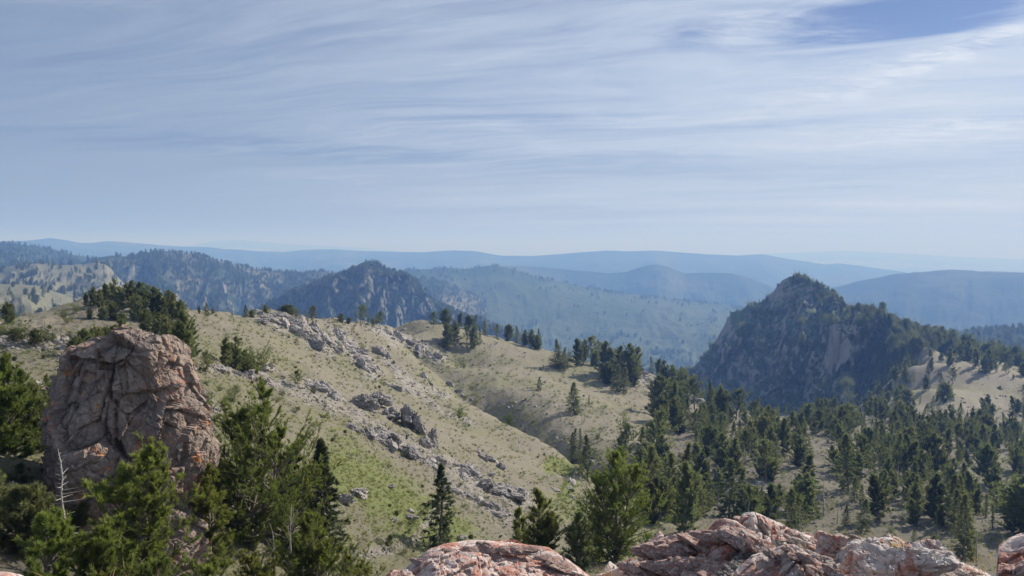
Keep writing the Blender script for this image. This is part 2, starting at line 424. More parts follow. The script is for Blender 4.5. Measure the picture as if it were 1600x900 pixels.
# bands of broken rock on the slope, (photo pixel polyline, half width px)
BANDS = [([(395,492),(470,520),(515,552)],14),([(520,520),(560,560),(585,585)],16),([(580,510),(640,535),(690,560)],12),([(440,600),(500,625),(560,650)],18),
         ([(560,655),(620,690),(680,715)],20),([(690,720),(760,760),(830,790)],18),([(680,735),(740,775),(800,812)],14),([(300,600),(340,640),(300,680)],10),
         ([(600,560),(650,600),(700,620)],8),([(620,590),(690,640),(735,660)],8),([(960,565),(1020,600),(1060,615)],16),([(1100,740),(1180,760),(1230,790)],16),
         ([(0,530),(60,530),(110,545)],22),([(330,575),(400,585),(430,600)],12),([(560,870),(640,850),(690,790)],10),([(880,690),(930,720),(900,745)],12)]
GREEN = [([(530,730),(620,790),(700,840)],55,0.85),([(860,725),(900,740),(880,775)],14,1.1),([(788,658),(796,660),(804,664)],5,1.0),([(715,645),(720,648),(724,650)],5,1.3),
         ([(300,590),(360,560),(330,640)],35,0.35),([(440,530),(520,560),(600,600)],30,0.25),([(520,700),(560,720),(640,760)],30,0.6),([(850,790),(930,800),(1000,790)],25,0.6)]
def band_mask(px, py, line, hw, wob=None):
    L = np.array(line, float); best = np.full(px.shape, 1e9)
    for a, b in zip(L[:-1], L[1:]):
        t = np.clip(((px - a[0]) * (b[0] - a[0]) + (py - a[1]) * (b[1] - a[1])) / ((b - a) ** 2).sum(), 0, 1)
        best = np.minimum(best, np.hypot(px - a[0] - t * (b[0] - a[0]), py - a[1] - t * (b[1] - a[1])))
    if wob is not None: best = best * (1 + 0.9 * wob[0]) + 0.25 * hw * wob[1]
    return 1 - sstep(hw * 0.2, hw * 1.5, best)
def masks(x, y, z):
    p = np.stack([x, y, z], 1); f = np.maximum(y * CP - z * SP, 0.5)
    px = 800 + FPX * x / f; py = 450 - FPX * (y * SP + z * CP) / f
    sc = np.zeros(len(x)); gr = np.zeros(len(x))
    wob = (fbm(np.stack([px / 26.0, py / 13.0, px * 0], 1), 3, 19), fbm(np.stack([px / 9.0, py / 6.0, px * 0], 1), 2, 29))
    for line, hw in BANDS: sc = np.maximum(sc, band_mask(px, py, line, hw, wob))
    for line, hw, a in GREEN: gr = np.maximum(gr, a * band_mask(px, py, line, hw, wob))
    return sc, gr
def H(x, y, fine=True):
    x = np.asarray(x, float).ravel(); y = np.asarray(y, float).ravel(); z = base_h(x, y); r = np.hypot(x, y)
    sc, gr = masks(x, y, z)
    p = np.stack([x, y, np.zeros_like(x)], 1)
    w = sstep(8, 40, r)
    # runnels down the fall line, hummocks, rock steps
    z = z + w * (1.15 * sstep(15, 90, r) * fbm(p / 24.0, 3, 3) + 0.85 * sstep(20, 80, r) * (fbm(np.stack([(x - 0.5 * y) / 9.0, (y + 0.5 * x) / 34.0, p[:, 2]], 1) + 0.3 * fbm(p / 20.0, 2, 8)[:, None], 3, 5, 0.5, True) - 0.3) + (0.4 + 0.5 * sc) * (fbm(p / 6.0, 4, 11, 0.55, True) - 0.3))
    if fine: z = z + (0.10 + 0.35 * sc * w) * fbm(p / 1.6, 3, 21, 0.6, True) * sstep(2, 12, r)
    return z
NU, NV = 720, 640
az = np.linspace(R(-47), R(47), NU); rr = np.exp(np.linspace(math.log(1.2), math.log(660), NV))
AZ, RR = np.meshgrid(az, rr); gx = (np.sin(AZ) * RR).ravel(); gy = (np.cos(AZ) * RR).ravel(); gz = H(gx, gy)
g_sc, g_gr = masks(gx, gy, gz)
_Z = gz.reshape(NV, NU)
def Hs(x, y):
    """height of the ground sheet as built"""
    x = np.asarray(x, float); y = np.asarray(y, float); r = np.hypot(x, y)
    u = np.clip((np.arctan2(x, y) - az[0]) / (az[1] - az[0]), 0, NU - 1.001); v = np.clip((np.log(np.maximum(r, 1.2)) - math.log(1.2)) / (math.log(660 / 1.2) / (NV - 1)), 0, NV - 1.001)
    i = u.astype(int); j = v.astype(int); a = u - i; b = v - j
    return (_Z[j, i] * (1 - a) + _Z[j, i + 1] * a) * (1 - b) + (_Z[j + 1, i] * (1 - a) + _Z[j + 1, i + 1] * a) * b
def Hat(x, y): return float(Hs(x, y))
def hits(px, py, rmin=8.0, rmax=640.0, n=300):
    """where the sight lines through photo pixels meet the ground; nan where nothing is met"""
    px = np.atleast_1d(np.asarray(px, float)); py = np.atleast_1d(np.asarray(py, float)); rr_ = np.exp(np.linspace(math.log(rmin), math.log(rmax), n))
    p = world(px[:, None], py[:, None], rr_[None]); h = Hs(p[..., 0], p[..., 1])
    below = p[..., 2] < h; k = below.argmax(1); ok = below.any(1) & (k > 0)
    i = np.arange(len(px)); k1 = np.maximum(k, 1)
    d0 = p[i, k1 - 1, 2] - h[i, k1 - 1]; d1 = h[i, k1] - p[i, k1, 2]; t = (d0 / np.maximum(d0 + d1, 1e-6))[:, None]
    q = p[i, k1 - 1] * (1 - t) + p[i, k1] * t; q[:, 2] = Hs(q[:, 0], q[:, 1]); q[~ok] = np.nan
    return q
def hit(px, py, rmin=8.0, rmax=640.0):
    for dy in (0, 2, 4, 7, 11, 16):
        q = hits(px, py + dy, rmin, rmax, 700)[0]
        if not np.isnan(q[0]): return q
    return None
def ppm(q):
    """metres per photo pixel at a point"""
    return (q[1] * CP - q[2] * SP) / FPX
_f = gy * CP - gz * SP; _px = 800 + FPX * gx / np.maximum(_f, .5); _py = 450 - FPX * (gy * SP + gz * CP) / np.maximum(_f, .5)
g_duff_shade = sstep(1000, 1100, _px) * sstep(600, 680, _py) * (1 - 0.8 * band_mask(_px, _py, [(1425, 565), (1470, 595), (1540, 600)], 34)) * sstep(20, 60, np.hypot(gx, gy))  # where litter and the painted shade under the trees darken the ground
g_duff_shade = np.maximum(g_duff_shade, 0.9 * (1 - sstep(300, 420, _px)) * sstep(700, 760, _py) * (1 - sstep(30, 45, np.hypot(gx, gy))) * sstep(9, 14, np.hypot(gx, gy)))
g_duff_shade = np.maximum(g_duff_shade, 0.5 * band_mask(_px, _py, [(120, 500), (200, 520), (280, 540)], 40))
M_GROUND = ground_material()
obj('ground', mesh('ground', np.stack([gx, gy, gz], 1), grid_faces(NU, NV), M_GROUND, True, {'scree': g_sc, 'green': g_gr, 'duff': g_duff_shade}), kind='structure')

# ------------------------------------------------------------------ hills
HILL = hill_material('wooded_hill', (0.028, 0.042, 0.026), (0.12, 0.13, 0.065), (0.23, 0.205, 0.15), 0.006, 0.50, 0.66, 12, steep=(0.27, 0.25, 0.23))
FARH = hill_material('far_hill', (0.03, 0.045, 0.028), (0.10, 0.12, 0.06), (0.16, 0.15, 0.11), 0.0022, 0.40, 0.62, 20)
MIDH = hill_material('meadow_hill', (0.035, 0.055, 0.03), (0.085, 0.115, 0.055), (0.11, 0.13, 0.07), 0.0042, 0.46, 0.85, 14)
PALE = hill_material('pale_slope', (0.05, 0.065, 0.035), (0.14, 0.15, 0.085), (0.21, 0.195, 0.14), 0.012, 0.62, 0.85, 4)
CRAG = hill_material('crag_rock', (0.055, 0.078, 0.040), (0.125, 0.15, 0.075), (0.28, 0.25, 0.19), 0.016, 0.36, 0.56, 3.0, steep=(0.36, 0.325, 0.285))
CRAG2 = hill_material('grey_crag_rock', (0.030, 0.046, 0.026), (0.085, 0.10, 0.055), (0.15, 0.145, 0.11), 0.012, 0.42, 0.60, 4.0, steep=(0.19, 0.185, 0.17))
def hill(name, rows, nu, nv, mat, amp, gully, freq=6.0, seed=0, su=3, sv=2, weights=None, crest=None, crag=0.0, csize=20.0, wood=None, peakamp=0.12):
    g, v = loft(rows, nu, nv, su, sv, weights)
    p = to_world(g); u = np.linspace(0, 1, nu)
    cw = v[:, None] * np.ones((1, nu))
    cv = crest if crest is not None else 0.5
    w = np.clip(np.abs(cw - cv) / 0.22, peakamp, 1.0)
    q = np.stack([(u[None] * freq * np.ones((nv, 1))).ravel(), (cw * 1.7).ravel(), np.zeros(nu * nv)], 1)
    q[:, 0] += 0.35 * fbm(q * 1.3 + 5, 2, seed + 9)
    gl = fbm(q, 4, seed, 0.5, True).reshape(nv, nu)
    p[..., 2] += w * gully * (gl - 0.35)
    pw = p.reshape(-1, 3)
    dz = amp * fbm(pw / (amp * 9.0 + 1), 4, seed + 5).reshape(nv, nu)
    p[..., 2] += dz * np.clip(w * 1.5, 0, 1)
    if crag:
        pw = p.reshape(-1, 3)
        f1, e, rid = cells(pw / csize * np.array((1, 1, 0.45)) + 0.5 * fbm(pw / csize, 2, seed + 2)[:, None], seed + 3)
        rg = fbm(pw / csize * np.array((1.3, 1.3, 0.35)), 4, seed + 4, 0.55, True)
        fv, fe = facets(pw / (csize * 2.2) * np.array((1, 1, 0.5)) + 0.3 * fbm(pw / csize / 2, 2, seed + 6)[:, None], seed + 7)
        push = crag * ((rid - 0.5) * 0.8 - np.exp(-e * 9) * 0.5 + rg * 0.7 + fv * 1.5)
        n_ = -pw / np.linalg.norm(pw[:, :2], axis=1)[:, None]; n_[:, 2] = 0.35
        pw = pw + n_ * push[:, None] * np.clip(w.ravel() * 2.2, 0.12, 1)[:, None]
        p = pw.reshape(nv, nu, 3)
    at = {'wood': (wood(g[..., 0], g[..., 1]).ravel() if wood else np.zeros(nu * nv))}
    me = mesh(name, p.reshape(-1, 3), grid_faces(nu, nv), mat, True, at)
    o = obj(name, me, kind='structure')
    return o, p
def shift(row, dpy, k):
    return [(a, b + dpy, c * k) for a, b, c in row]
def line(pts, r):
    return [(a, b, r if not callable(r) else r(a)) for a, b in pts]

skyA = [(-260,374),(-60,377),(0,377),(40,376),(60,374),(80,371.5),(100,375),(130,380),(150,379),(170,376),(200,378),(240,382),(320,386),(400,392),(450,393),(480,390),(520,389),(560,392),(620,393),(660,394),(700,391),(740,392),(780,399),(830,400),(870,397),(900,394),(945,391),(980,392),(1020,391),(1060,394),(1100,397),(1150,399),(1190,397),(1230,404),(1270,410),(1290,413),(1310,411),(1350,416),(1400,423),(1450,432),(1560,452),(1860,480)]
A = line(skyA, lambda x: 7400 + 500 * math.sin(x / 190))
hill('distant_hills', [shift(A, 60, 0.72), shift(A, 26, 0.86), A, shift(A, 14, 1.15), shift(A, 40, 1.6)], 700, 60, FARH, 20, 45, 26, 3, 2, 1, crest=0.5)
skyFar = [(240,392),(300,383),(330,377),(350,375.5),(372,374.5),(395,376),(420,378.5),(450,381),(500,383.5),(560,386),(620,392),(700,400)]
Fa = line(skyFar, 21500)
hill('distant_range', [shift(Fa, 12, 0.9), Fa, shift(Fa, 12, 1.15)], 160, 20, FARH, 30, 60, 14, 5, 1, 1, crest=0.5)
skyR2 = [(1130,399),(1250,394),(1320,391),(1420,396),(1500,401),(1600,405),(1800,404)]
Fb = line(skyR2, 20000)
hill('distant_range', [shift(Fb, 16, 0.8), Fb, shift(Fb, 12, 1.15)], 160, 20, FARH, 30, 60, 14, 15, 1, 1, crest=0.5)
skyB = [(1180,500),(1250,462),(1330,442),(1380,432),(1400,427),(1450,424),(1490,421),(1530,423),(1600,426),(1700,430),(1860,440)]
B = line(skyB, 4000)
hill('blue_hill', [shift(B, 150, 0.72), shift(B, 60, 0.86), B, shift(B, 15, 1.15), shift(B, 60, 1.5)], 330, 70, FARH, 25, 40, 9, 33, 3, 1, crest=0.5)
skyC = [(560,440),(760,416),(800,415),(850,417),(900,422),(950,427),(978,425),(1005,416),(1025,412.5),(1045,417),(1070,427),(1100,426),(1140,427),(1170,433),(1200,445),(1240,468),(1300,500)]
C = line(skyC, 4300)
hill('blue_hill', [shift(C, 90, 0.86), shift(C, 38, 0.93), C, shift(C, 12, 1.12), shift(C, 60, 1.5)], 360, 70, FARH, 20, 35, 11, 43, 2, 1, crest=0.5)
skyD = [(520,440),(600,424),(640,420),(690,418),(730,419),(765,414),(790,417),(810,423),(830,430),(870,438),(910,446),(950,455),(1000,460),(1060,468),(1120,474),(1160,480),(1200,490),(1290,515)]
D = line(skyD, lambda x: 3000 + (x - 700) * 0.3)
D1 = [(a, b + 18 + max(0, 12 - abs(a - 740) * 0.1), c * 0.90) for a, b, c in D]
D2 = [(a, 505 + (a - 520) * 0.03, c * 0.76) for a, b, c in D]
D3 = [(a, 570 + (a - 520) * 0.02, c * 0.62) for a, b, c in D]
hillD, pD = hill('meadow_hill', [D3, D2, D1, D, shift(D, 18, 1.15), shift(D, 70, 1.5)], 360, 110, MIDH, 14, 26, 9, 53, 3, 2, weights=[0, 0.36, 0.6, 0.74, 0.86, 1], crest=0.74,
     wood=lambda a, b: 0.45 * (1 - sstep(8, 24, b - np.interp(a, *zip(*skyD)))) * (1 - sstep(800, 860, a)) + 0.12 * (1 - sstep(4, 12, b - np.interp(a, *zip(*skyD)))))
V = [(a, 612, 1500) for a in (500, 800, 1000, 1300, 1500)]
hill('valley_floor', [V, [(a, 574, 2100) for a in (500, 800, 1000, 1300, 1500)], [(a, 552, 2700) for a in (500, 800, 1000, 1300, 1500)], [(a, 541, 3200) for a in (500, 800, 1000, 1300, 1500)]], 200, 60, HILL, 6, 10, 8, 63, 2, 1, crest=0.0, wood=lambda a, b: 0.12 + 0 * a)
skyE1 = [(-260,372),(-100,384),(0,381),(20,380),(40,384),(60,386),(80,389),(100,394),(120,399),(160,404),(200,407),(260,420),(320,450)]
E1 = line(skyE1, 2700)
_, pE1 = hill('wooded_hill', [shift(E1, 75, 0.62), shift(E1, 28, 0.84), E1, shift(E1, 16, 1.15), shift(E1, 60, 1.5)], 260, 90, HILL, 9, 45, 9, 73, 2, 1, crest=0.5, wood=lambda a, b: 0.10 + 0 * a)
skyE2 = [(90,440),(120,416),(140,404),(180,400),(200,401),(215,397),(240,393),(260,392),(290,396),(310,397),(330,403),(360,413),(400,421),(450,425),(520,426),(600,428),(680,436),(760,470)]
E2 = line(skyE2, lambda x: 2100 + (x - 250) * 0.6)
_, pE2 = hill('wooded_hill', [shift(E2, 150, 0.60), shift(E2, 75, 0.76), shift(E2, 28, 0.89), E2, shift(E2, 16, 1.15), shift(E2, 60, 1.5)], 340, 130, HILL, 8, 30, 13, 83, 2, 1, weights=[0, .25, .48, .7, .85, 1], crest=0.7, crag=3, csize=40,
     wood=lambda a, b: 0.02 + 0.05 * np.sin(a / 17.0))
skyE3 = [(-300,440),(-100,427),(0,421),(30,414),(60,412.5),(100,415),(130,412),(150,409),(168,414),(180,428),(200,450),(230,480)]
E3 = line(skyE3, 1500)
_, pE3 = hill('pale_slope', [shift(E3, 70, 0.70), shift(E3, 32, 0.86), E3, shift(E3, 16, 1.1), shift(E3, 80, 1.35)], 260, 100, PALE, 8, 16, 9, 93, 2, 1, crest=0.5)
skyE4 = [(-300,455),(-100,446),(0,443),(20,443),(60,447),(90,456),(120,466),(150,478),(200,492),(260,520)]
E4 = line(skyE4, 950)
_, pE4 = hill('pale_slope', [shift(E4, 90, 0.50), shift(E4, 40, 0.75), E4, shift(E4, 18, 1.1), shift(E4, 80, 1.4)], 260, 110, PALE, 5, 10, 8, 103, 2, 1, crest=0.5, crag=1.2, csize=12)
skyF = [(330,520),(400,487),(430,467),(470,451),(500,438),(530,427),(550,420),(563,412),(574,409),(588,411),(603,419),(620,424),(640,431),(655,446),(670,461),(690,476),(720,491),(750,501),(830,530)]
F = line(skyF, lambda x: 1450 - abs(x - 575) * 0.25)
F1 = [(330,530,1400),(400,500,1370),(470,470,1350),(530,450,1340),(575,437,1345),(610,444,1350),(640,455,1345),(690,492,1330),(750,515,1300),(830,545,1280)]
F2 = [(330,545,1340),(400,520,1290),(470,505,1260),(530,490,1250),(575,480,1240),(610,485,1250),(640,495,1270),(690,515,1280),(750,530,1280),(830,560,1280)]
F3 = [(330,590,1150),(450,580,1100),(575,570,1080),(640,575,1100),(750,590,1150),(830,600,1180)]
_, pF = hill('rocky_peak', [F3, F2, F1, F, shift(F, 22, 1.08), shift(F, 110, 1.4)], 360, 190, CRAG2, 6, 34, 12, 113, 1, 1, weights=[0, .22, .5, .72, .84, 1], crest=0.72, crag=13, csize=34)
skyH = [(1400,540),(1440,527),(1500,520),(1530,518),(1560,516),(1600,513),(1700,505),(1860,500)]
Hh = line(skyH, 1500)
_, pH = hill('wooded_hill', [shift(Hh, 120, 0.55), shift(Hh, 40, 0.8), Hh, shift(Hh, 22, 1.12), shift(Hh, 100, 1.5)], 200, 80, HILL, 6, 25, 7, 123, 2, 1, crest=0.5, wood=lambda a, b: 0.08 + 0 * a)
# the dark crag on the right
G = [(1000,615,930),(1060,590,900),(1085,573,885),(1100,558,872),(1118,532,858),(1133,507,848),(1142,489,842),(1162,484,838),(1185,474,832),(1200,466,826),(1212,450,820),(1222,438,816),(1234,432,812),(1252,433,808),(1272,440,802),(1286,446,798),(1300,455,792),(1318,474,782),(1328,484,775),(1345,488,762),(1365,495,745),(1400,507,715),(1450,522,670),(1500,540,620),(1560,563,570),(1700,615,500)]
G1 = [(1000,622,890),(1060,600,860),(1085,588,835),(1110,566,812),(1142,542,790),(1170,528,782),(1200,512,778),(1225,492,778),(1250,478,775),(1280,480,768),(1310,492,752),(1340,503,730),(1370,508,705),(1400,524,680),(1450,540,640),(1500,556,595),(1560,578,548),(1700,630,480)]
G2 = [(1000,635,860),(1060,622,820),(1110,605,780),(1160,590,745),(1200,577,725),(1240,562,710),(1280,548,695),(1296,530,668),(1306,513,655),(1340,510,648),(1370,514,644),(1390,528,635),(1410,545,612),(1450,560,590),(1500,575,560),(1700,640,460)]
G3 = [(1000,650,830),(1100,635,750),(1160,625,715),(1200,620,695),(1250,612,675),(1285,600,652),(1310,592,640),(1350,585,628),(1385,580,610),(1408,572,580),(1450,585,555),(1500,600,520),(1700,660,430)]
G4 = [(1000,680,760),(1100,672,680),(1200,668,620),(1300,665,560),(1370,655,520),(1410,635,480),(1500,660,450),(1700,700,400)]
def gwood(a, b): return 0.30 * sstep(1300, 1420, a) - 0.02
_, pG = hill('rocky_mountain', [G4, G3, G2, G1, G, shift(G, 24, 1.06), shift(G, 120, 1.3)], 440, 270, CRAG, 4, 20, 15, 133, 1, 1, weights=[0, .22, .42, .62, .80, .88, 1], crest=0.80, crag=10, csize=24, wood=gwood, peakamp=0.08)
# the plain that runs to the horizon under everything
M_PLAIN, t_, b_ = material('plain')
t_.put(b_.inputs['Base Color'], t_.mix(t_.noise(t_.geo('Position'), 0.00025, 6, 0.6), (0.06, 0.08, 0.045), (0.22, 0.20, 0.14)))
pr = np.concatenate([[1.0], np.exp(np.linspace(math.log(200), math.log(125000), 60))]); pa = np.linspace(0, 2 * math.pi, 97)
PA, PR = np.meshgrid(pa, pr)
obj('plain', mesh('plain', np.stack([(np.sin(PA) * PR).ravel(), (np.cos(PA) * PR).ravel(), np.full(PA.size, -640.0)], 1), grid_faces(97, 61), M_PLAIN), kind='structure')

# ------------------------------------------------------------------ air
def haze():
    v = np.array([(x, y, z) for z in (-642, 190) for y in (-130000, 130000) for x in (-130000, 130000)], float)
    f = np.array([(0, 2, 3, 1), (4, 5, 7, 6), (0, 1, 5, 4), (2, 6, 7, 3), (0, 4, 6, 2), (1, 3, 7, 5)])
    m = bpy.data.materials.new('haze'); m.use_nodes = True; nt = m.node_tree; nt.nodes.clear()
    out = nt.nodes.new('ShaderNodeOutputMaterial'); vol = nt.nodes.new('ShaderNodeVolumePrincipled')
    vol.inputs['Color'].default_value = (0.18, 0.36, 0.82, 1); vol.inputs['Absorption Color'].default_value = (0.72, 0.58, 0.05, 1)
    vol.inputs['Density'].default_value = 3.0e-4; vol.inputs['Anisotropy'].default_value = 0.1
    nt.links.new(vol.outputs[0], out.inputs['Volume'])
    obj('haze', mesh('haze', v, f, m), kind='stuff', label='pale blue haze filling the air between the ridges')
haze()
# ------------------------------------------------------------------ rock shapes
import bmesh
_ico = {}
def ico(sub):
    if sub not in _ico:
        bm = bmesh.new(); bmesh.ops.create_icosphere(bm, subdivisions=sub, radius=1)
        v = np.array([x.co[:] for x in bm.verts]); f = np.array([[q.index for q in x.verts] for x in bm.faces]); bm.free()
        _ico[sub] = (v, f)
    return _ico[sub]
def boulder(seed, sub=4, cuts=13, flat=(1, 1, 0.75), rough=0.10, crack=0.08, cscale=1.7):
    """angular block: a sphere cut by random planes, then cracked and weathered"""
    g = np.random.default_rng(seed); d, f = ico(sub)
    n = g.normal(size=(cuts, 3)); n /= np.linalg.norm(n, axis=1)[:, None]; h = g.uniform(0.55, 0.95, cuts)
    dots = d @ n.T; rad = np.min(np.where(dots > 0.05, h / np.maximum(dots, 0.05), 9), axis=1)
    rad = np.minimum(rad, 1.12)
    p = d * rad[:, None] * np.array(flat)
    fv, e = facets(p * cscale + 0.12 * fbm(p * 2, 2, seed)[:, None] + seed, seed)
    fw, ew = facets(p * cscale * 2.3 + seed + 3, seed + 4)
    dr = 0.6 * rough * fbm(p * 2.6 + seed, 4, seed + 1) + 0.35 * rough * fbm(p * 8 + seed, 3, seed + 2, 0.6, True) + fv * crack * 1.3 - np.exp(-e * 16) * crack * 0.8 + fw * crack * 0.5 - np.exp(-ew * 16) * crack * 0.3
    return p + d * dr[:, None], f

def rock_material(name, base, dark, light, rust=0.0, orange=0.0, s=1.0, bump=0.05, space='Object', rustcol=(0.36, 0.125, 0.075), orangecol=(0.62, 0.22, 0.06)):
    m, t, b = material(name)
    ge = t.obj('Object') if space == 'Object' else t.geo('Position')
    a = t.noise(ge, 1.3 * s, 7, 0.65, 0.4); a2 = t.noise(ge, 6 * s, 7, 0.72); a3 = t.noise(ge, 24 * s, 5, 0.75)
    st = t.noise(t.scale(ge, (1, 1, 5)), 1.6 * s, 5, 0.6, 0.8)
    c = t.mix(t.ramp(a, 0.35, 0.65), dark, base)
    c = t.mix(t.ramp(a2, 0.48, 0.72), c, light)
    c = t.mix(t.math('MULTIPLY', t.ramp(st, 0.5, 0.7), 0.18), c, dark)
    if rust:
        r1 = t.ramp(t.math('ADD', t.noise(t.vmath('ADD', ge, (7, 3, 1)), 1.7 * s, 8, 0.75, 0.3), t.math('MULTIPLY', t.math('SUBTRACT', a3, 0.5), 0.35)), 0.60 - rust * 0.16, 0.68 - rust * 0.12)
        c = t.mix(t.math('MULTIPLY', r1, 0.8), c, rustcol)
    if orange:
        o1 = t.ramp(t.math('ADD', t.noise(t.vmath('ADD', ge, (17, 5, 2)), 2.3 * s, 6, 0.72, 0.5), t.math('MULTIPLY', t.math('SUBTRACT', a3, 0.5), 0.45)), 0.66 - orange * 0.12, 0.72 - orange * 0.1)
        c = t.mix(t.math('MULTIPLY', o1, 0.8), c, orangecol)
    wl = t.ramp(t.noise(t.vmath('ADD', ge, (1, 15, 12)), 9 * s, 6, 0.8), 0.60, 0.68)
    c = t.mix(t.math('MULTIPLY', wl, 0.45), c, (0.56, 0.54, 0.50))
    bl = t.ramp(t.noise(t.vmath('ADD', ge, (21, 5, 12)), 14 * s, 5, 0.8), 0.60, 0.68)
    c = t.mix(t.math('MULTIPLY', bl, 0.5), c, (0.07, 0.06, 0.055))
    crk = t.voro(t.vmath('ADD', t.scale(ge, (1, 1, 0.7)), t.scale(t.noise(ge, 3 * s, 3, 0.6, out=1), (0.22 / s, 0.22 / s, 0.22 / s))), 2.1 * s, 'DISTANCE_TO_EDGE')
    c = t.mix(t.math('MULTIPLY', t.ramp(crk, 0.0, 0.035, 0.75, 0.0), t.ramp(a2, 0.35, 0.6)), c, tuple(x * 0.35 for x in dark))
    t.put(b.inputs['Base Color'], c)
    n = t.bump(t.math('ADD', t.noise(ge, 4 * s, 9, 0.72), t.math('MULTIPLY', t.ramp(crk, 0.0, 0.06), 0.25)), 1.0, bump / s * 1.1)
    n = t.bump(a3, 0.7, bump / s * 0.22, n)
    t.put(b.inputs['Normal'], n)
    return m
M_PILLAR = rock_material('pillar_rock', (0.29, 0.222, 0.178), (0.17, 0.135, 0.12), (0.40, 0.335, 0.285), 0.15, 0.42, 0.8, 0.05)
M_FORE = rock_material('lichen_rock', (0.57, 0.475, 0.435), (0.36, 0.28, 0.255), (0.70, 0.63, 0.57), 0.80, 0.5, 3.0, 0.05)
M_FORE2 = rock_material('pale_lichen_rock', (0.58, 0.52, 0.485), (0.38, 0.335, 0.31), (0.70, 0.64, 0.59), 0.60, 0.35, 3.4, 0.05)
M_GREY = rock_material('grey_rock', (0.31, 0.285, 0.265), (0.20, 0.18, 0.17), (0.45, 0.42, 0.39), 0.0, 0.0, 1.2, 0.06)
M_PALE = rock_material('pale_rock', (0.40, 0.365, 0.33), (0.26, 0.235, 0.21), (0.52, 0.48, 0.44), 0.1, 0.0, 1.2, 0.06)

# ------------------------------------------------------------------ the great rock pillar
def pillar():
    prof = np.array([(524,180,232),(526,160,243),(530,140,254),(538,120,264),(548,106,273),(560,101,279),(578,99,285),(600,96,298),(622,86,306),(642,77,318),(662,77,333),(690,79,338),(720,78,339),(760,77,330),(800,76,318),(850,73,322),(925,66,322)], float)
    r0 = 25.5; c0 = world(200, 850, r0)
    nphi, nz, ncap = 400, 290, 28
    tz = np.concatenate([np.zeros(ncap), np.linspace(0, 1, nz - ncap)])
    py = 524 + (925 - 524) * tz
    xl = np.interp(py, prof[:, 0], prof[:, 1]); xr = np.interp(py, prof[:, 0], prof[:, 2])
    ctr = world((xl + xr) / 2, py, r0); half = (xr - xl) / 2 * r0 / FPX / 1.23
    half[:ncap] = half[ncap] * np.linspace(0.01, 0.98, ncap); ctr[:ncap, 2] += 0.05 * (1 - np.linspace(0, 1, ncap) ** 2)
    phi = np.linspace(0, 2 * math.pi, nphi, endpoint=False)
    ax = np.array((c0[1], -c0[0], 0)); ax /= np.linalg.norm(ax); ay = np.array((c0[0], c0[1], 0)); ay /= np.linalg.norm(ay)
    depth = half * 0.92
    # squarish plan
    cs, sn = np.cos(phi), np.sin(phi); k = (np.abs(cs) ** 2.6 + np.abs(sn) ** 2.6) ** (-1 / 2.6)
    p = ctr[:, None, :] + (cs * k)[None, :, None] * half[:, None, None] * ax + (sn * k)[None, :, None] * depth[:, None, None] * ay
    p[..., 2] += 0
    out = np.broadcast_to((cs[:, None] * ax + sn[:, None] * ay)[None], p.shape).reshape(-1, 3).copy()
    q = p.reshape(-1, 3); loc = q - c0
    topw = sstep(-2.0, 0.3, loc[:, 2] - (ctr[0, 2] - c0[2]))
    tup = np.repeat(np.clip(1 - half / 1.5, 0, 1), nphi)[:, None]; out = out * (1 - tup) + np.array((0, 0, 1.0)) * tup; out /= np.linalg.norm(out, axis=1)[:, None]
    wv = fbm(loc * 0.9, 3, 3)[:, None]
    v1, e1 = facets((loc + 0.12 * wv) * np.array((0.62, 0.62, 0.44)) + 2.3, 5, 0.85)
    v2, e2 = facets((loc + 0.05 * wv) * np.array((1.35, 1.35, 1.05)) + 4, 8, 1.1)
    v3, e3 = facets((loc + 0.05 * wv) * np.array((3.8, 3.8, 3.0)) + 9, 12, 1.0)
    id2 = v2 + 0.5
    rg = fbm(loc * np.array((1.6, 1.6, 0.8)), 5, 22, 0.6, True)
    dr = v1 * 0.40 - np.exp(-e1 * 26) * 0.10 + v2 * 0.21 - np.exp(-e2 * 26) * 0.04 + v3 * 0.07 - np.exp(-e3 * 22) * 0.012 + (rg - 0.5) * 0.06
    dr += 0.035 * fbm(loc * 9, 3, 44, 0.6)
    # the tall cleft in its face and the overhang above it
    sx_ = loc @ ax; front = (loc @ ay) < 0
    rec = np.exp(-((sx_ - 0.55) / 0.75) ** 2) * sstep(0.8, 4.3, loc[:, 2]) * (1 - sstep(4.75, 4.95, loc[:, 2] + 0.1 * wv[:, 0]))
    dr -= np.where(front, rec * 0.34, 0)
    dr -= np.where(front, 0.22 * np.exp(-((sx_ + 0.28) / 0.07) ** 2) * sstep(2.2, 3.0, loc[:, 2]) * (1 - sstep(4.5, 4.7, loc[:, 2])), 0)
    fade = np.clip(np.repeat(half, nphi) / 0.5, 0.6, 1)
    q = q + out * (dr * fade)[:, None]
    q[:, 2] += (0.08 * fbm(loc * 1.7, 4, 51, 0.6) + (id2 - 0.5) * 0.10) * np.clip(topw * 1.3, 0, 1)
    idx = np.arange(nphi * nz).reshape(nz, nphi); nx = np.roll(idx, -1, 1)
    f = np.stack([idx[:-1].ravel(), idx[1:].ravel(), nx[1:].ravel(), nx[:-1].ravel()], 1)
    q = np.concatenate([q, q[:nphi].mean(0)[None]]); cap = np.stack([np.full(nphi, nphi * nz), idx[0], nx[0]], 1)
    return mesh('rock_pillar', q - c0, [f, cap], M_PILLAR, False), c0
me, c0 = pillar()
obj('rock_pillar', me, loc=c0, label='huge cracked reddish-brown rock pillar standing among the dark pines at left', cat='rock')

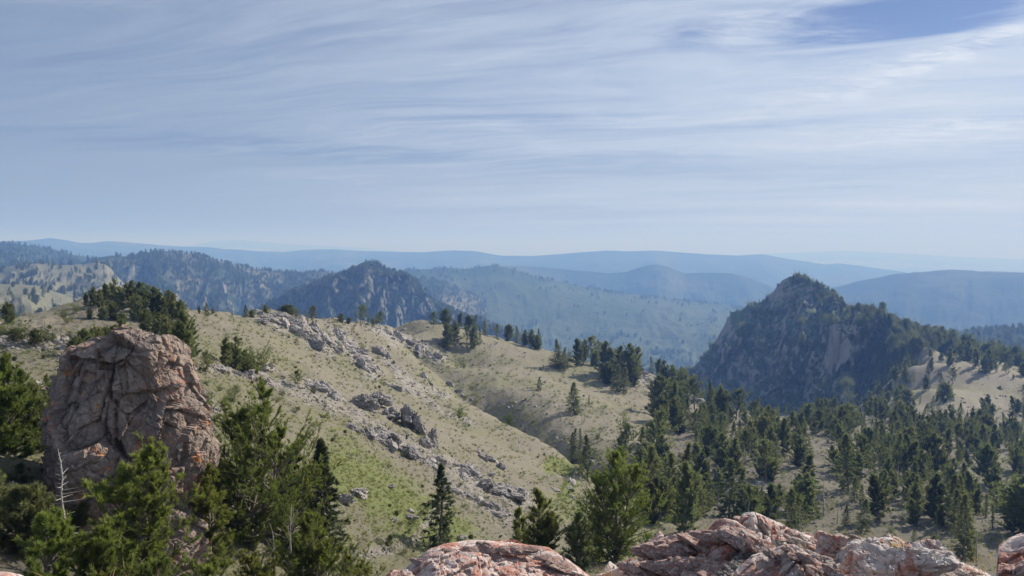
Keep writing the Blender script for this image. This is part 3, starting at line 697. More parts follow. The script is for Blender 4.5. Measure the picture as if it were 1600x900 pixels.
# ------------------------------------------------------------------ outcrop under the camera
def crag_loft(name, crest, seed, mat, label, front=(45, 0.925), bottom=(170, 0.84), back=(6, 1.10), nu=230, nv=130, amp=0.10, cs=0.33, drop=110, strat=0.5, group=None, flatc=0.3):
    c = [(a, b, r) for a, b, r in crest]
    rows = [[(a, b + bottom[0], r * bottom[1]) for a, b, r in c], [(a, b + front[0], r * front[1]) for a, b, r in c], c,
            [(a, b + back[0], r * back[1]) for a, b, r in c], [(a, b + drop, r * back[1] * 1.06) for a, b, r in c]]
    g, v = loft(rows, nu, nv, 2, 2, [0, 0.4, 0.7, 0.85, 1]); p = to_world(g).reshape(-1, 3)
    o_ = p.mean(0); s = 1 / cs
    # beds dip down to the right, as in the photo
    dip = np.array([[math.cos(.5), 0, math.sin(.5)], [0, 1, 0], [-math.sin(.5), 0, math.cos(.5)]])
    b = p @ dip.T * np.array((0.62, 0.85, 1.35))
    wp = fbm(b * s, 2, seed)[:, None]
    v1, e1 = facets(b * s * 0.62 + 0.15 * wp + seed, seed, 1.0); v2, e2 = facets(b * s * 1.7 + 0.1 * wp + seed, seed + 3, 1.1); v3, e3 = facets(b * s * 4.6 + seed, seed + 8, 1.1)
    rg = fbm(b * s * 1.3, 5, seed + 5, 0.58, True); fi = fbm(p * s * 7, 3, seed + 7, 0.6, True)
    push = amp * (v1 * 1.15 - np.exp(-e1 * 16) * 0.35 + v2 * 0.55 - np.exp(-e2 * 16) * 0.16 + v3 * 0.30 - np.exp(-e3 * 14) * 0.08 + 0.22 * fbm(p * s * 2.6, 4, seed + 9, 0.6) + (fi - 0.4) * 0.12)
    w = np.clip(np.abs(np.repeat(v, nu) - 0.7) / 0.15, flatc, 1)
    nrm = -p / np.linalg.norm(p, axis=1)[:, None]; nrm[:, :2] *= 0.6; nrm[:, 2] = 0.8; nrm /= np.linalg.norm(nrm, axis=1)[:, None]
    p = p + nrm * (push * w)[:, None]
    return obj(name, mesh(name, p - o_, grid_faces(nu, nv), mat, False), loc=o_, label=label, cat='rock', group=group)
crag_loft('rock_ledge', [(560,960,5.2),(606,912,5.2),(640,882,5.2),(668,860,5.2),(692,849,5.25),(740,842,5.3),(800,845,5.35),(858,853,5.3),(880,868,5.2),(908,888,5.1),(940,915,5.0),(980,960,4.9)], 3, M_FORE,
    'broad flat-topped reddish rock ledge at the bottom centre before the slim fir', front=(60, 0.90), bottom=(190, 0.80), amp=0.05, cs=0.30)
crag_loft('rock_outcrop', [(900,940,5.6),(930,900,5.6),(962,888,5.6),(985,881,5.6),(1000,873,5.6),(1013,850,5.6),(1030,839,5.6),(1052,834,5.6),(1080,832,5.7),(1105,836,5.7),(1120,850,5.7),(1140,870,5.7),(1180,900,5.7),(1230,940,5.7)], 13, M_FORE,
    'jagged rust-streaked outcrop with a blunt top, at the left end of the foreground rocks', front=(50, 0.955), amp=0.10, cs=0.26)
crag_loft('rock_outcrop', [(1075,900,5.3),(1092,850,5.35),(1106,828,5.4),(1118,815,5.4),(1133,809,5.4),(1146,812,5.4),(1160,820,5.4),(1190,842,5.35),(1215,858,5.3),(1250,880,5.2),(1300,930,5.1)], 23, M_FORE,
    'peaked grey and blood-red rock, the tallest point of the foreground rocks', front=(60, 0.965), amp=0.09, cs=0.34)
crag_loft('rock_outcrop', [(1140,850,6.2),(1152,815,6.2),(1160,805,6.2),(1178,802,6.2),(1200,811,6.3),(1230,823,6.4),(1252,832,6.5),(1290,842,6.6),(1318,849,6.6),(1350,870,6.6),(1380,900,6.6)], 33, M_FORE2,
    'long low pink rock slab sloping down to the right behind the peaked foreground rock', front=(22, 0.955), bottom=(100, 0.86), amp=0.09, cs=0.30)
crag_loft('rock_outcrop', [(1120,940,3.6),(1150,890,3.7),(1175,868,3.75),(1200,860,3.8),(1225,852,3.8),(1240,851,3.8),(1262,866,3.75),(1290,884,3.7),(1320,900,3.6),(1370,945,3.5)], 43, M_FORE,
    'nearest foreground rock, pale with dark red patches along its right edge', front=(40, 0.95), amp=0.055, cs=0.26)
crag_loft('rock_outcrop', [(1280,930,5.5),(1290,880,5.6),(1300,862,5.7),(1330,852,5.8),(1345,846,5.9),(1372,838,6.0),(1390,836,6.0),(1408,846,6.0),(1426,856,6.0),(1462,860,6.0),(1492,874,5.9),(1512,882,5.8),(1542,897,5.7),(1590,930,5.6)], 53, M_FORE2,
    'wide pale outcrop stepping down to the right between the dry grass and the right boulder', front=(34, 0.925), bottom=(130, 0.80), amp=0.10, cs=0.24)
crag_loft('rock_outcrop', [(1376,860,6.3),(1384,838,6.35),(1388,833,6.4),(1402,839,6.4),(1414,847,6.4),(1426,855,6.4),(1440,872,6.4)], 63, M_FORE, 'small tilted red-edged rock flake on top of the wide pale outcrop', front=(10, 0.95), bottom=(60, 0.85), amp=0.05, cs=0.2, nu=120, nv=70)
crag_loft('boulder', [(1546,1000,4.4),(1556,905,4.4),(1558,885,4.4),(1553,872,4.4),(1556,860,4.4),(1566,848,4.45),(1580,839,4.5),(1600,834,4.5),(1650,830,4.5),(1700,850,4.5),(1740,900,4.4),(1760,1000,4.3)], 73, M_FORE,
    'rounded dark red boulder cut off by the right edge of the picture', front=(50, 0.95), amp=0.06, cs=0.3)
crag_loft('rock_ledge', [(-120,960,4.6),(-60,905,4.6),(-20,893,4.6),(10,892,4.6),(30,896,4.6),(50,905,4.6),(90,950,4.6)], 83, M_FORE2, 'sliver of pale rock in the bottom left corner', front=(30, 0.94), amp=0.03, nu=100, nv=60)
crag_loft('rock_ledge', [(930,930,6.5),(944,888,6.6),(952,876,6.7),(965,884,6.7),(975,880,6.7),(985,890,6.7),(1000,930,6.6)], 93, M_FORE2, 'little grey rock knob in the notch between the red ledge and the jagged outcrop', front=(20, 0.97), amp=0.05, cs=0.2, nu=90, nv=60)
# angular slabs that dip to the right, laid along the broken edges of the outcrops
SL = [mesh('rock_slab', *boulder(500 + k, 5, 15 + k % 3, (1.0, 0.62, 0.32), 0.07, 0.055, 2.2), (M_FORE, M_FORE2)[k % 2]) for k in range(8)]
def slabs(line, n, size, label, seed, dip=0.42, tone=None):
    g = np.random.default_rng(seed); L = np.array(line, float); cum = np.concatenate([[0], np.cumsum(np.hypot(*np.diff(L[:, :2], axis=0).T))])
    t = np.sort((np.arange(n) + g.uniform(0.1, 0.9, n)) / n) * cum[-1]; q = world(np.interp(t, cum, L[:, 0]), np.interp(t, cum, L[:, 1]) + 3, np.interp(t, cum, L[:, 2]))
    root = obj('rock_outcrop', None, loc=q[0], label=label, cat='rock outcrop')
    for i in range(n):
        s_ = size * g.uniform(0.55, 1.25)
        obj('rock_slab', SL[(g.integers(4) * 2 + (g.random() < 0.5)) if tone is None else g.integers(4) * 2 + tone], root, loc=Vector(q[i]) - Vector(q[0]) + Vector((0, g.normal(0, .03), -s_ * 0.28)),
            rot=(g.normal(0.25, .15), dip + g.normal(0, .15), g.normal(0.1, .3)), scale=(s_ * g.uniform(.9, 1.5), s_ * g.uniform(.8, 1.2), s_ * g.uniform(.6, 1.1)))
slabs([(1150,818,6.1),(1200,820,6.2),(1252,838,6.3),(1300,852,6.4)], 11, 0.19, 'row of pinkish slabs stepping down right from the summit of the foreground rocks', 1)
slabs([(1290,858,5.7),(1340,852,5.8),(1385,845,5.9),(1430,864,5.9),(1480,876,5.8),(1535,898,5.6)], 17, 0.17, 'broken slabs along the upper edge of the wide pale outcrop', 2)
slabs([(1180,838,5.3),(1215,862,5.2),(1260,880,5.0)], 8, 0.17, 'tilted slabs on the right flank of the peaked foreground rock', 3, 0.55)
slabs([(1290,876,4.9),(1350,884,4.8),(1420,892,4.8),(1500,900,4.9)], 13, 0.14, 'low grey slabs in the gravel near the bottom edge', 4, 0.3, 1)
slabs([(1010,862,5.4),(1050,845,5.4),(1095,842,5.4),(1115,826,5.3),(1150,818,5.3)], 11, 0.15, 'rust-red blocks crowning the jagged left outcrop', 5, 0.2, 0)
slabs([(990,888,5.2),(1040,876,5.2),(1090,872,5.1),(1120,890,5.0)], 9, 0.15, 'red and orange blocks on the front of the jagged left outcrop', 6, 0.1, 0)
slabs([(650,880,5.0),(700,856,5.1),(760,850,5.15),(830,852,5.15),(890,884,5.0)], 13, 0.085, 'flat angular blocks along the top of the red ledge', 7, 0.12, 0)
slabs([(1205,862,3.65),(1245,858,3.7),(1290,888,3.6),(1330,905,3.5)], 7, 0.11, 'blocks edged with dark red on the nearest foreground rock', 8, 0.55, 0)
for i, (px, py, r, s, lab) in enumerate([(1316,862,5.3,0.16,'brown boulder resting beside the dry grass on the foreground rocks'),(1362,872,4.9,0.17,'rounded grey boulder just right of the yellow grass on the foreground rocks'),
        (1418,884,4.6,0.20,'blocky grey boulder near the bottom edge of the wide pale outcrop'),(1276,858,5.6,0.10,'small red stone at the end of the long pink slab'),(1345,890,4.2,0.12,'low flat stone lying in the gravel at the bottom edge'),
        (1466,880,5.3,0.13,'small pale rock on the falling right end of the foreground outcrop'),(622,905,4.6,0.10,'bright orange stone at the bottom edge left of the red ledge')]):
    v, f = boulder(300 + i, 5, 12, (1.25, 1, 0.7), 0.12, 0.12, 2.2)
    p = world(px, py, r); obj('boulder', mesh('boulder', v * s, f, M_FORE if i in (0, 3, 6) else M_FORE2), loc=p, rot=(0.1 * i, 0.2, i * 1.3), label=lab, cat='rock')

# ------------------------------------------------------------------ boulders and outcrops on the slope
BV = [mesh('rock_block', *boulder(400 + k, 4, 11 + k % 4, (1.0, 0.85, 0.7), 0.12, 0.10, 1.8), M_GREY) for k in range(6)]
BP = [mesh('rock_block', *boulder(420 + k, 4, 11 + k % 4, (1.0, 0.8, 0.6), 0.13, 0.12, 1.8), M_PALE) for k in range(6)]
def outcrop(line, hw, n, size, pale, label, tall=1.0, seed=0, strike=-0.55):
    g = np.random.default_rng(seed + 900); L = np.array(line, float)
    seg = np.hypot(*np.diff(L, axis=0).T); cum = np.concatenate([[0], np.cumsum(seg)])
    t = g.uniform(0, cum[-1], n); px = np.interp(t, cum, L[:, 0]) + g.normal(0, hw * 0.35, n); py = np.interp(t, cum, L[:, 1]) + g.normal(0, hw * 0.35, n)
    q = hits(px, py); ok = ~np.isnan(q[:, 0]); q = q[ok]
    if not len(q): return
    root = obj('rock_outcrop', None, loc=q.mean(0), label=label, cat='rock outcrop', group='rock outcrops on the grassy slope')
    base = Vector(q.mean(0))
    for i, pnt in enumerate(q):
        r = math.hypot(pnt[0], pnt[1]); s = size * ppm(pnt) * (0.4 + 0.9 * g.random() ** 1.6)
        me = (BP if (g.random() < 0.75) == pale else BV)[g.integers(6)]
        obj('rock_block', me, root, loc=Vector(pnt) - base + Vector((0, 0, -0.12 * s)), rot=(g.normal(0, .25), g.normal(0.2, .25), strike + g.normal(0, .5)), scale=(s * g.uniform(1, 1.7), s * g.uniform(.7, 1.1), s * g.uniform(.7, 1.2) * tall))
OUT = [([(395,494),(440,500),(512,545)],9,34,12,True,'pale broken rock band running down from the skyline near the small wide pine'),
 ([(455,500),(475,505),(500,520),(525,548)],7,22,12,False,'dark and pale blocks on the crest under the bushy skyline pine'),
 ([(524,522),(550,548),(590,585)],11,34,13,True,'thick pale rock band in the middle of the upper slope'),
 ([(585,512),(640,538),(692,560)],8,26,11,True,'pinkish rock band below the skyline trees'),
 ([(590,548),(600,553),(612,560)],5,8,11,False,'short dark rock hump right of the thick pale band'),
 ([(480,600),(500,605),(525,625)],8,16,15,False,'grey shelf of rocks below the leaning juniper'),
 ([(545,665),(600,688),(640,712),(680,728)],9,32,16,False,'long dark ledge of broken rock crossing the mid slope'),
 ([(600,600),(625,610),(650,618)],6,9,9,True,'scatter of pale blocks on the far grassy slope'),
 ([(690,722),(740,745),(790,770)],9,26,15,False,'grey rock band running down beyond the slim fir'),
 ([(735,700),(760,715),(790,728)],10,8,10,False,'sparse grey rocks on the lower grassy slope'),
 ([(700,760),(750,785),(800,812)],8,22,11,True,'low pale rock rib between the slim fir and the upright pine'),
 ([(975,575),(1010,592),(1050,612)],9,20,11,True,'pale rocks among the pines at the end of the ridge'),
 ([(1070,622),(1085,615),(1092,632)],6,9,14,True,'white rock bluff under the last trees of the ridge'),
 ([(1120,745),(1180,760),(1225,785)],12,24,11,True,'pale talus beside the dusty clearing'),
 ([(0,528),(50,525),(105,545)],9,16,16,True,'pale rocky shelf at the left edge behind the dark pines'),
 ([(330,575),(365,580),(425,600)],7,18,11,True,'pale stones around the dark juniper above the left meadow'),
 ([(195,445),(240,470),(270,480)],6,12,11,True,'whitish rocks on the wooded knoll at left'),
 ([(770,640),(640,575),(690,610)],6,8,8,False,'few small rocks beside the gully'),
 ([(860,760),(900,745),(870,790)],12,10,9,True,'small pale stones around the green hollow')]
for i, a in enumerate(OUT): outcrop(a[0], a[1], a[2], a[3], a[4], a[5], seed=i)
def pixrock(px, py, w, h, label, name='boulder', mats=M_GREY, seed=0, sub=5, sink=0.25, rotz=0.4, cat='rock'):
    q = hit(px, py)
    k = ppm(q)
    v, f = boulder(600 + seed, sub, 12, (1, 0.9, 0.9), 0.16, 0.20, 2.0)
    return obj(name, mesh(name, v * np.array((w / 2 * k * 1.05, w / 2 * k * 0.8, h / 2 * k * 1.1)), f, mats), loc=(q[0], q[1], q[2] + h * k * (0.5 - sink)), rot=(0, 0, rotz), label=label, cat=cat)
SB = [(572,638,42,26,'rounded grey boulder at the left end of the twin rock group on mid slope',M_GREY),(592,634,50,30,'dark grey boulder behind the rounded one on mid slope',M_GREY),
 (612,655,44,26,'low dark boulder joining the two mid-slope rock groups',M_GREY),(641,668,42,44,'biggest dark boulder on mid slope, upright and cracked',M_GREY),(656,676,24,24,'small block leaning on the right of the biggest mid-slope boulder',M_GREY),
 (664,700,26,26,'grey block below the biggest mid-slope boulder',M_GREY),(676,697,20,34,'narrow standing slab at the right end of the mid-slope rocks',M_GREY),(610,692,44,22,'dark hump in the long ledge left of centre',M_GREY),(636,712,42,26,'pointed dark rock lower in the long ledge',M_GREY),
 (538,786,26,22,'dark round boulder on the green slope right of the big pine',M_GREY),(561,776,30,22,'knobbly pale boulder touching the dark round one on the green slope',M_PALE),(474,775,26,34,'pale pointed boulder half hidden by the big pine',M_PALE),
 (447,790,30,18,'flat pale boulder under the big pine',M_PALE),(612,762,16,7,'flat stone lying alone on the green slope',M_GREY),(643,812,24,14,'pair-like grey rock on the green slope left of the slim fir',M_GREY),(617,815,12,9,'small grey stone on the green slope',M_GREY),
 (722,843,22,10,'flat rock just above the red ledge beside the slim fir',M_GREY),(765,718,16,8,'dark oval rock on the lower pale slope',M_GREY),(782,732,18,12,'dark rock below the oval one on the lower slope',M_GREY),
 (768,745,18,10,'low grey rock on the lower slope near the rib',M_GREY),(800,778,60,26,'large smooth dark rock slab beside the upright pine',M_GREY),(755,765,32,22,'grey boulder left of the large smooth slab',M_GREY),
 (487,612,26,16,'dark rock beside the leaning juniper',M_GREY),(418,580,26,20,'pale boulder under the small round juniper',M_PALE),(300,580,14,14,'pale stones at the foot of the knoll pines',M_PALE),
 (22,775,22,26,'dim brownish boulder among the dark pines at lower left',M_PALE),(58,610,28,22,'pale rock showing between the dark pines at left',M_PALE)]
for i, (px, py, w, h, lab, mt_) in enumerate(SB): pixrock(px, py, w, h, lab, mats=mt_, seed=i, rotz=0.7 * i, sub=5 if w > 30 else 4)

# ------------------------------------------------------------------ scattering with geometry nodes
def scatter(name, pts, scl, sources, label, mat=None, tilt=0.15, zrot=True, seed=0):
    """one 'stuff' object whose points carry instances of the source meshes"""
    n = len(pts)
    me = bpy.data.meshes.new(name); me.vertices.add(n); me.vertices.foreach_set('co', np.ascontiguousarray(pts, dtype=np.float32).ravel())
    g = np.random.default_rng(seed + 5)
    sc = np.asarray(scl, dtype=np.float32)
    if sc.ndim == 1: sc = np.stack([sc] * 3, 1)
    a = me.attributes.new('scl', 'FLOAT_VECTOR', 'POINT'); a.data.foreach_set('vector', np.ascontiguousarray(sc, dtype=np.float32).ravel())
    rt = np.stack([g.normal(0, tilt, n), g.normal(0, tilt, n), g.uniform(0, 6.28, n)], 1).astype(np.float32)
    a = me.attributes.new('rot', 'FLOAT_VECTOR', 'POINT'); a.data.foreach_set('vector', rt.ravel())
    a = me.attributes.new('pick', 'INT', 'POINT'); a.data.foreach_set('value', g.integers(0, len(sources), n).astype(np.int32))
    o = obj(name, me, kind='stuff', label=label)
    ng = bpy.data.node_groups.new(name, 'GeometryNodeTree')
    ng.interface.new_socket('Geometry', in_out='INPUT', socket_type='NodeSocketGeometry'); ng.interface.new_socket('Geometry', in_out='OUTPUT', socket_type='NodeSocketGeometry')
    N, Lk = ng.nodes, ng.links
    i_ = N.new('NodeGroupInput'); o_ = N.new('NodeGroupOutput'); ip = N.new('GeometryNodeInstanceOnPoints'); jn = N.new('GeometryNodeJoinGeometry')
    for s in reversed(sources):
        oi = N.new('GeometryNodeObjectInfo'); oi.inputs['Object'].default_value = s; oi.inputs['As Instance'].default_value = True; oi.transform_space = 'ORIGINAL'
        Lk.new(oi.outputs['Geometry'], jn.inputs[0])
    ip.inputs['Pick Instance'].default_value = True
    def na(nm, ty):
        q = N.new('GeometryNodeInputNamedAttribute'); q.data_type = ty; q.inputs['Name'].default_value = nm; return q.outputs['Attribute']
    Lk.new(i_.outputs[0], ip.inputs['Points']); Lk.new(jn.outputs[0], ip.inputs['Instance']); Lk.new(na('pick', 'INT'), ip.inputs['Instance Index'])
    er = N.new('FunctionNodeEulerToRotation'); Lk.new(na('rot', 'FLOAT_VECTOR'), er.inputs[0]); Lk.new(er.outputs[0], ip.inputs['Rotation'])
    Lk.new(na('scl', 'FLOAT_VECTOR'), ip.inputs['Scale']); Lk.new(ip.outputs[0], o_.inputs[0])
    md = o.modifiers.new('scatter', 'NODES'); md.node_group = ng
    return o
# ------------------------------------------------------------------ tree materials
def leaf_material(name, dark, mid, tip, trans=0.28):
    m, t, b = material(name)
    ge = t.geo('Position'); rn = t.rnd()
    n = t.noise(ge, 0.9, 3, 0.6); tp = t.attr('tip')
    c = t.mix(t.ramp(n, 0.3, 0.7), dark, mid)
    c = t.mix(t.math('MULTIPLY', tp, 0.85), c, tip)
    hs = t.new('ShaderNodeHueSaturation'); t.put(hs.inputs['Hue'], t.ramp(rn, 0, 1, 0.475, 0.525, False)); t.put(hs.inputs['Value'], t.ramp(t.math('FRACT', t.math('MULTIPLY', rn, 7.3)), 0, 1, 0.62, 1.4, False)); t.put(hs.inputs['Color'], c)
    t.put(b.inputs['Base Color'], hs.outputs[0]); b.inputs['Roughness'].default_value = 0.6; b.inputs['Specular IOR Level'].default_value = 0.25
    tr = t.new('ShaderNodeBsdfTranslucent'); t.put(tr.inputs['Color'], t.mix(0.4, hs.outputs[0], (0.26, 0.33, 0.06)))
    mx = t.new('ShaderNodeMixShader'); mx.inputs[0].default_value = trans
    out = m.node_tree.nodes['Material Output']
    t.l.new(b.outputs[0], mx.inputs[1]); t.l.new(tr.outputs[0], mx.inputs[2]); t.l.new(mx.outputs[0], out.inputs['Surface'])
    return m
LEAF_PINE = leaf_material('pine_needles', (0.040, 0.058, 0.015), (0.10, 0.13, 0.028), (0.32, 0.33, 0.065), 0.48)
LEAF_FIR = leaf_material('fir_needles', (0.020, 0.036, 0.020), (0.035, 0.055, 0.026), (0.06, 0.082, 0.032), 0.2)
LEAF_MID = leaf_material('conifer_needles', (0.085, 0.094, 0.048), (0.145, 0.155, 0.072), (0.23, 0.235, 0.10), 0.45)
LEAF_BUSH = leaf_material('willow_leaves', (0.07, 0.13, 0.02), (0.12, 0.20, 0.03), (0.26, 0.33, 0.06), 0.3)
BARK, t_, b_ = material('bark')
t_.put(b_.inputs['Base Color'], t_.mix(t_.noise(t_.scale(t_.obj('Object'), (9, 9, 1.6)), 2.0, 5, 0.7), (0.10, 0.082, 0.066), (0.27, 0.235, 0.20)))
DEADW, t_, b_ = material('dead_wood')
t_.put(b_.inputs['Base Color'], t_.mix(t_.noise(t_.scale(t_.obj('Object'), (9, 9, 1.6)), 2.0, 5, 0.7), (0.30, 0.275, 0.25), (0.55, 0.52, 0.48)))

def tubes(paths, sides=4):
    """paths: list of (points (k,3), radii (k)) -> verts, faces"""
    V, F, off = [], [], 0
    for pts, rad in paths:
        pts = np.asarray(pts, float); k = len(pts); d = np.gradient(pts, axis=0); d /= np.linalg.norm(d, axis=1)[:, None] + 1e-9
        a = np.cross(d, (0.31, 0.95, 0.05)); a /= np.linalg.norm(a, axis=1)[:, None] + 1e-9; b = np.cross(d, a)
        ph = np.linspace(0, 2 * math.pi, sides, endpoint=False)
        v = pts[:, None] + (np.cos(ph)[None, :, None] * a[:, None] + np.sin(ph)[None, :, None] * b[:, None]) * np.asarray(rad)[:, None, None]
        V.append(v.reshape(-1, 3)); i = np.arange(k * sides).reshape(k, sides) + off; nx = np.roll(i, -1, 1)
        F.append(np.stack([i[:-1].ravel(), nx[:-1].ravel(), nx[1:].ravel(), i[1:].ravel()], 1)); off += k * sides
    return np.concatenate(V), np.concatenate(F)

def needles(pos, dirs, size, k, g, width=0.16, spread=0.75, up=0.0, tipv=None):
    """k narrow triangles bursting from each node"""
    n = len(pos); d = np.repeat(dirs, k, 0) + g.normal(0, spread, (n * k, 3)); d[:, 2] += up
    d /= np.linalg.norm(d, axis=1)[:, None]
    s = np.repeat(size, k) * g.uniform(0.6, 1.2, n * k); p = np.repeat(pos, k, 0) + g.normal(0, 0.12, (n * k, 3)) * s[:, None]
    w = np.cross(d, g.normal(size=(n * k, 3))); w /= np.linalg.norm(w, axis=1)[:, None] + 1e-9; w *= (s * width)[:, None]
    v = np.stack([p - w, p + w, p + d * s[:, None]], 1).reshape(-1, 3)
    t0 = np.repeat(tipv if tipv is not None else np.zeros(n), k)
    tip = np.stack([t0 * 0.6, t0 * 0.6, t0], 1).ravel()
    return v, np.arange(n * k * 3).reshape(-1, 3), tip

def make_tree(seed, h=8.0, wid=0.32, style='fir', nb=70, nodes=6, k=4, ns=0.28, limbs=False, stems=1, lean=(0, 0), bare=0.08, leaf=None, lobes=0.35, width=0.16, sub=0, dead=0.0, twist=0.0):
    """returns (trunk mesh, crown mesh or None). wid: widest half width as a share of the height"""
    g = np.random.default_rng(seed); paths = []; P, D, SZ, T = [], [], [], []; TW = []
    for s in range(stems):
        hh = h * (1 if s == 0 else g.uniform(0.55, 0.92)); a0 = g.uniform(0, 6.28)
        off = np.array((math.cos(a0), math.sin(a0), 0)) * (0 if s == 0 else h * wid * g.uniform(0.25, 0.55))
        tt = np.linspace(0, 1, 9); wob = fbm(np.stack([tt * 2.5, tt * 0 + seed, tt * 0 + s], 1), 2, seed)
        wob2 = fbm(np.stack([tt * 2.5, tt * 0 + seed + 5, tt * 0 + s], 1), 2, seed)
        tr = np.stack([off[0] * tt ** 0.7 + lean[0] * hh * tt ** 1.5 + wob * h * 0.05 * (1 + twist), off[1] * tt ** 0.7 + lean[1] * hh * tt ** 1.5 + wob2 * h * 0.05 * (1 + twist), tt * hh - 0.15], 1)
        rad = (0.020 if style == 'fir' else 0.024) * hh * (1 - tt) ** 0.8 + 0.006
        if stems > 1: rad *= 0.75
        paths.append((tr, rad))
        nbs = int(nb * (hh / h) / (1 + 0.25 * (stems - 1)))
        for i in range(nbs):
            if style == 'fir':
                t = bare + (1 - bare) * (i + g.random()) / nbs; az_ = i * 2.4 + g.normal(0, .4)
                prof = (1 - t) ** 0.85 * (0.35 + 0.65 * sstep(0, bare + 0.18, t)) + 0.02
                el = -0.28 + 0.95 * t ** 1.5
            elif style == 'pine':
                t = bare + (1 - bare) * ((i + g.random()) / nbs) ** 0.9; az_ = g.uniform(0, 6.28)
                tb = (t - bare) / (1 - bare); prof = (0.30 + 0.72 * math.sin(min(1, tb * 0.86 + 0.14) * math.pi) ** 0.8) * (1 - 0.55 * tb ** 4)
                el = 0.05 + 1.05 * t + g.normal(0, .12)
            else:   # bush
                t = 0.02 + 0.7 * g.random(); az_ = g.uniform(0, 6.28); prof = 0.9; el = 0.2 + 1.1 * g.random()
            lob = 1 + lobes * 1.6 * float(vnoise(np.array([[math.cos(az_) * 1.4 + seed, math.sin(az_) * 1.4, t * 5.0 + s * 3]]), seed)[0]) * 1.5 + g.normal(0, 0.12)
            L = h * wid * prof * max(0.25, lob)
            if stems > 1: L *= 0.72
            o = np.array([np.interp(t, tt, tr[:, j]) for j in range(3)])
            dr = np.array((math.cos(az_) * math.cos(el), math.sin(az_) * math.cos(el), math.sin(el)))
            q = np.linspace(0, 1, 5)[:, None]; curve = np.array((0, 0, (0.25 if style != 'fir' else 0.14 * (1 - t) - 0.05)))
            bp = o + dr * L * q + curve * L * q ** 2
            if limbs or dead: paths.append((bp, np.linspace(0.0055 * h * (1 - t) + 0.008, 0.003, 5)))
            if g.random() < dead: continue
            start = 0.30 if style == 'fir' else 0.42
            u = start + (1 - start) * (np.arange(nodes) + g.random(nodes)) / nodes
            pn = np.stack([np.interp(u, q[:, 0], bp[:, j]) for j in range(3)], 1)
            dn = bp[-1] - bp[-2]; dn = dn / np.linalg.norm(dn)
            P.append(pn); D.append(np.repeat(dn[None], nodes, 0)); SZ.append(np.full(nodes, ns) * (1.1 - 0.35 * u) * (0.75 + 0.25 * (1 - t))); T.append(sstep(0.6, 1.0, u) * (0.35 + 0.65 * t))
            for j in range(sub):     # side twigs
                ub = g.uniform(start, 0.95); ob = np.array([np.interp(ub, q[:, 0], bp[:, m_]) for m_ in range(3)])
                sd_ = dn + g.normal(0, 0.75, 3); sd_[2] += 0.25 * (style == 'pine'); sd_ /= np.linalg.norm(sd_); Lb = L * g.uniform(0.18, 0.42) * (1.25 - ub)
                nn = max(2, nodes // 2); uu = (np.arange(nn) + 0.6) / nn
                P.append(ob + sd_ * Lb * uu[:, None] * 1.2); D.append(np.repeat(sd_[None], nn, 0)); SZ.append(np.full(nn, ns * 0.85)); T.append(uu * (0.4 + 0.6 * t))
                if limbs: TW.append((np.stack([ob, ob + sd_ * Lb * 0.6, ob + sd_ * Lb * 1.15]), np.array([0.006, 0.004, 0.002]) * h * 0.25))
        # leader
        nl = max(3, nodes); uu = np.linspace(0.90, 1.0, nl)
        P.append(np.stack([np.interp(uu, tt, tr[:, j]) for j in range(3)], 1)); D.append(np.tile((0, 0, 1.0), (nl, 1))); SZ.append(np.full(nl, ns * 0.8)); T.append(np.ones(nl))
    tv, tf = tubes(paths, 5 if limbs else 4)
    if TW:
        a, b = tubes(TW, 3); tf = [tf, b + len(tv)]; tv = np.concatenate([tv, a])
    trunk = mesh('trunk', tv, tf, DEADW if dead > 0.8 else BARK, True)
    if dead >= 1: return trunk, None
    P = np.concatenate(P); D = np.concatenate(D); SZ = np.concatenate(SZ); T = np.concatenate(T)
    v, f, tip = needles(P, D, SZ, k, g, width, 0.62 if style != 'fir' else 0.5, 0.25 if style == 'pine' else 0.0, T)
    return trunk, mesh('crown', v, f, leaf or LEAF_MID, False, {'tip': tip})

# ------------------------------------------------------------------ hero trees close to the camera
_hero = {}
def hero(px, py, r, hpx, label, cat='pine', name='pine_tree', rot=0.0, z=None, group=None, **kw):
    q = world(px, py, r); zz_ = Hat(q[0], q[1]) if z is None else z
    top = world(px, py - hpx, r)[2]; h = max(0.6, top - zz_)
    kw.setdefault('seed', int(px * 7 + py)); kw['h'] = h * (0.90 if kw.get('style') == 'pine' and not kw.get('dead') else 1)
    share = kw.pop('share', None); sc_ = 1.0
    if share:
        if share not in _hero: _hero[share] = (make_tree(**kw), kw['h'])
        (tr, cr), h0 = _hero[share]; sc_ = kw['h'] / h0
    else: tr, cr = make_tree(**kw)
    root = obj(name, None, loc=(q[0], q[1], zz_), rot=(0, 0, rot if rot else (px * 0.7 if share else 0)), scale=sc_, label=label, cat=cat, group=group)
    obj('trunk', tr, root)
    if cr: obj('crown', cr, root)
    return root
PINE = dict(style='pine', limbs=True, leaf=LEAF_PINE)
hero(395, 890, 28, 300, 'big multi-stemmed pine leaning right, the largest tree, right of the rock pillar', wid=0.34, nb=170, nodes=9, k=12, ns=0.135, stems=5, lobes=1.0, sub=6, width=0.09, bare=0.06, lean=(0.10, 0), **PINE)
hero(340, 890, 29.5, 190, 'shorter dark pine crowding the left side of the biggest pine', wid=0.36, nb=120, nodes=8, k=12, ns=0.135, stems=3, lobes=0.6, sub=5, width=0.09, bare=0.02, **PINE)
hero(450, 885, 30, 215, 'rounded pine filling the gap between the biggest pine and the dark fir', wid=0.34, nb=120, nodes=8, k=12, ns=0.135, stems=4, lobes=0.9, sub=5, width=0.09, bare=0.02, lean=(0.12, 0), **PINE)
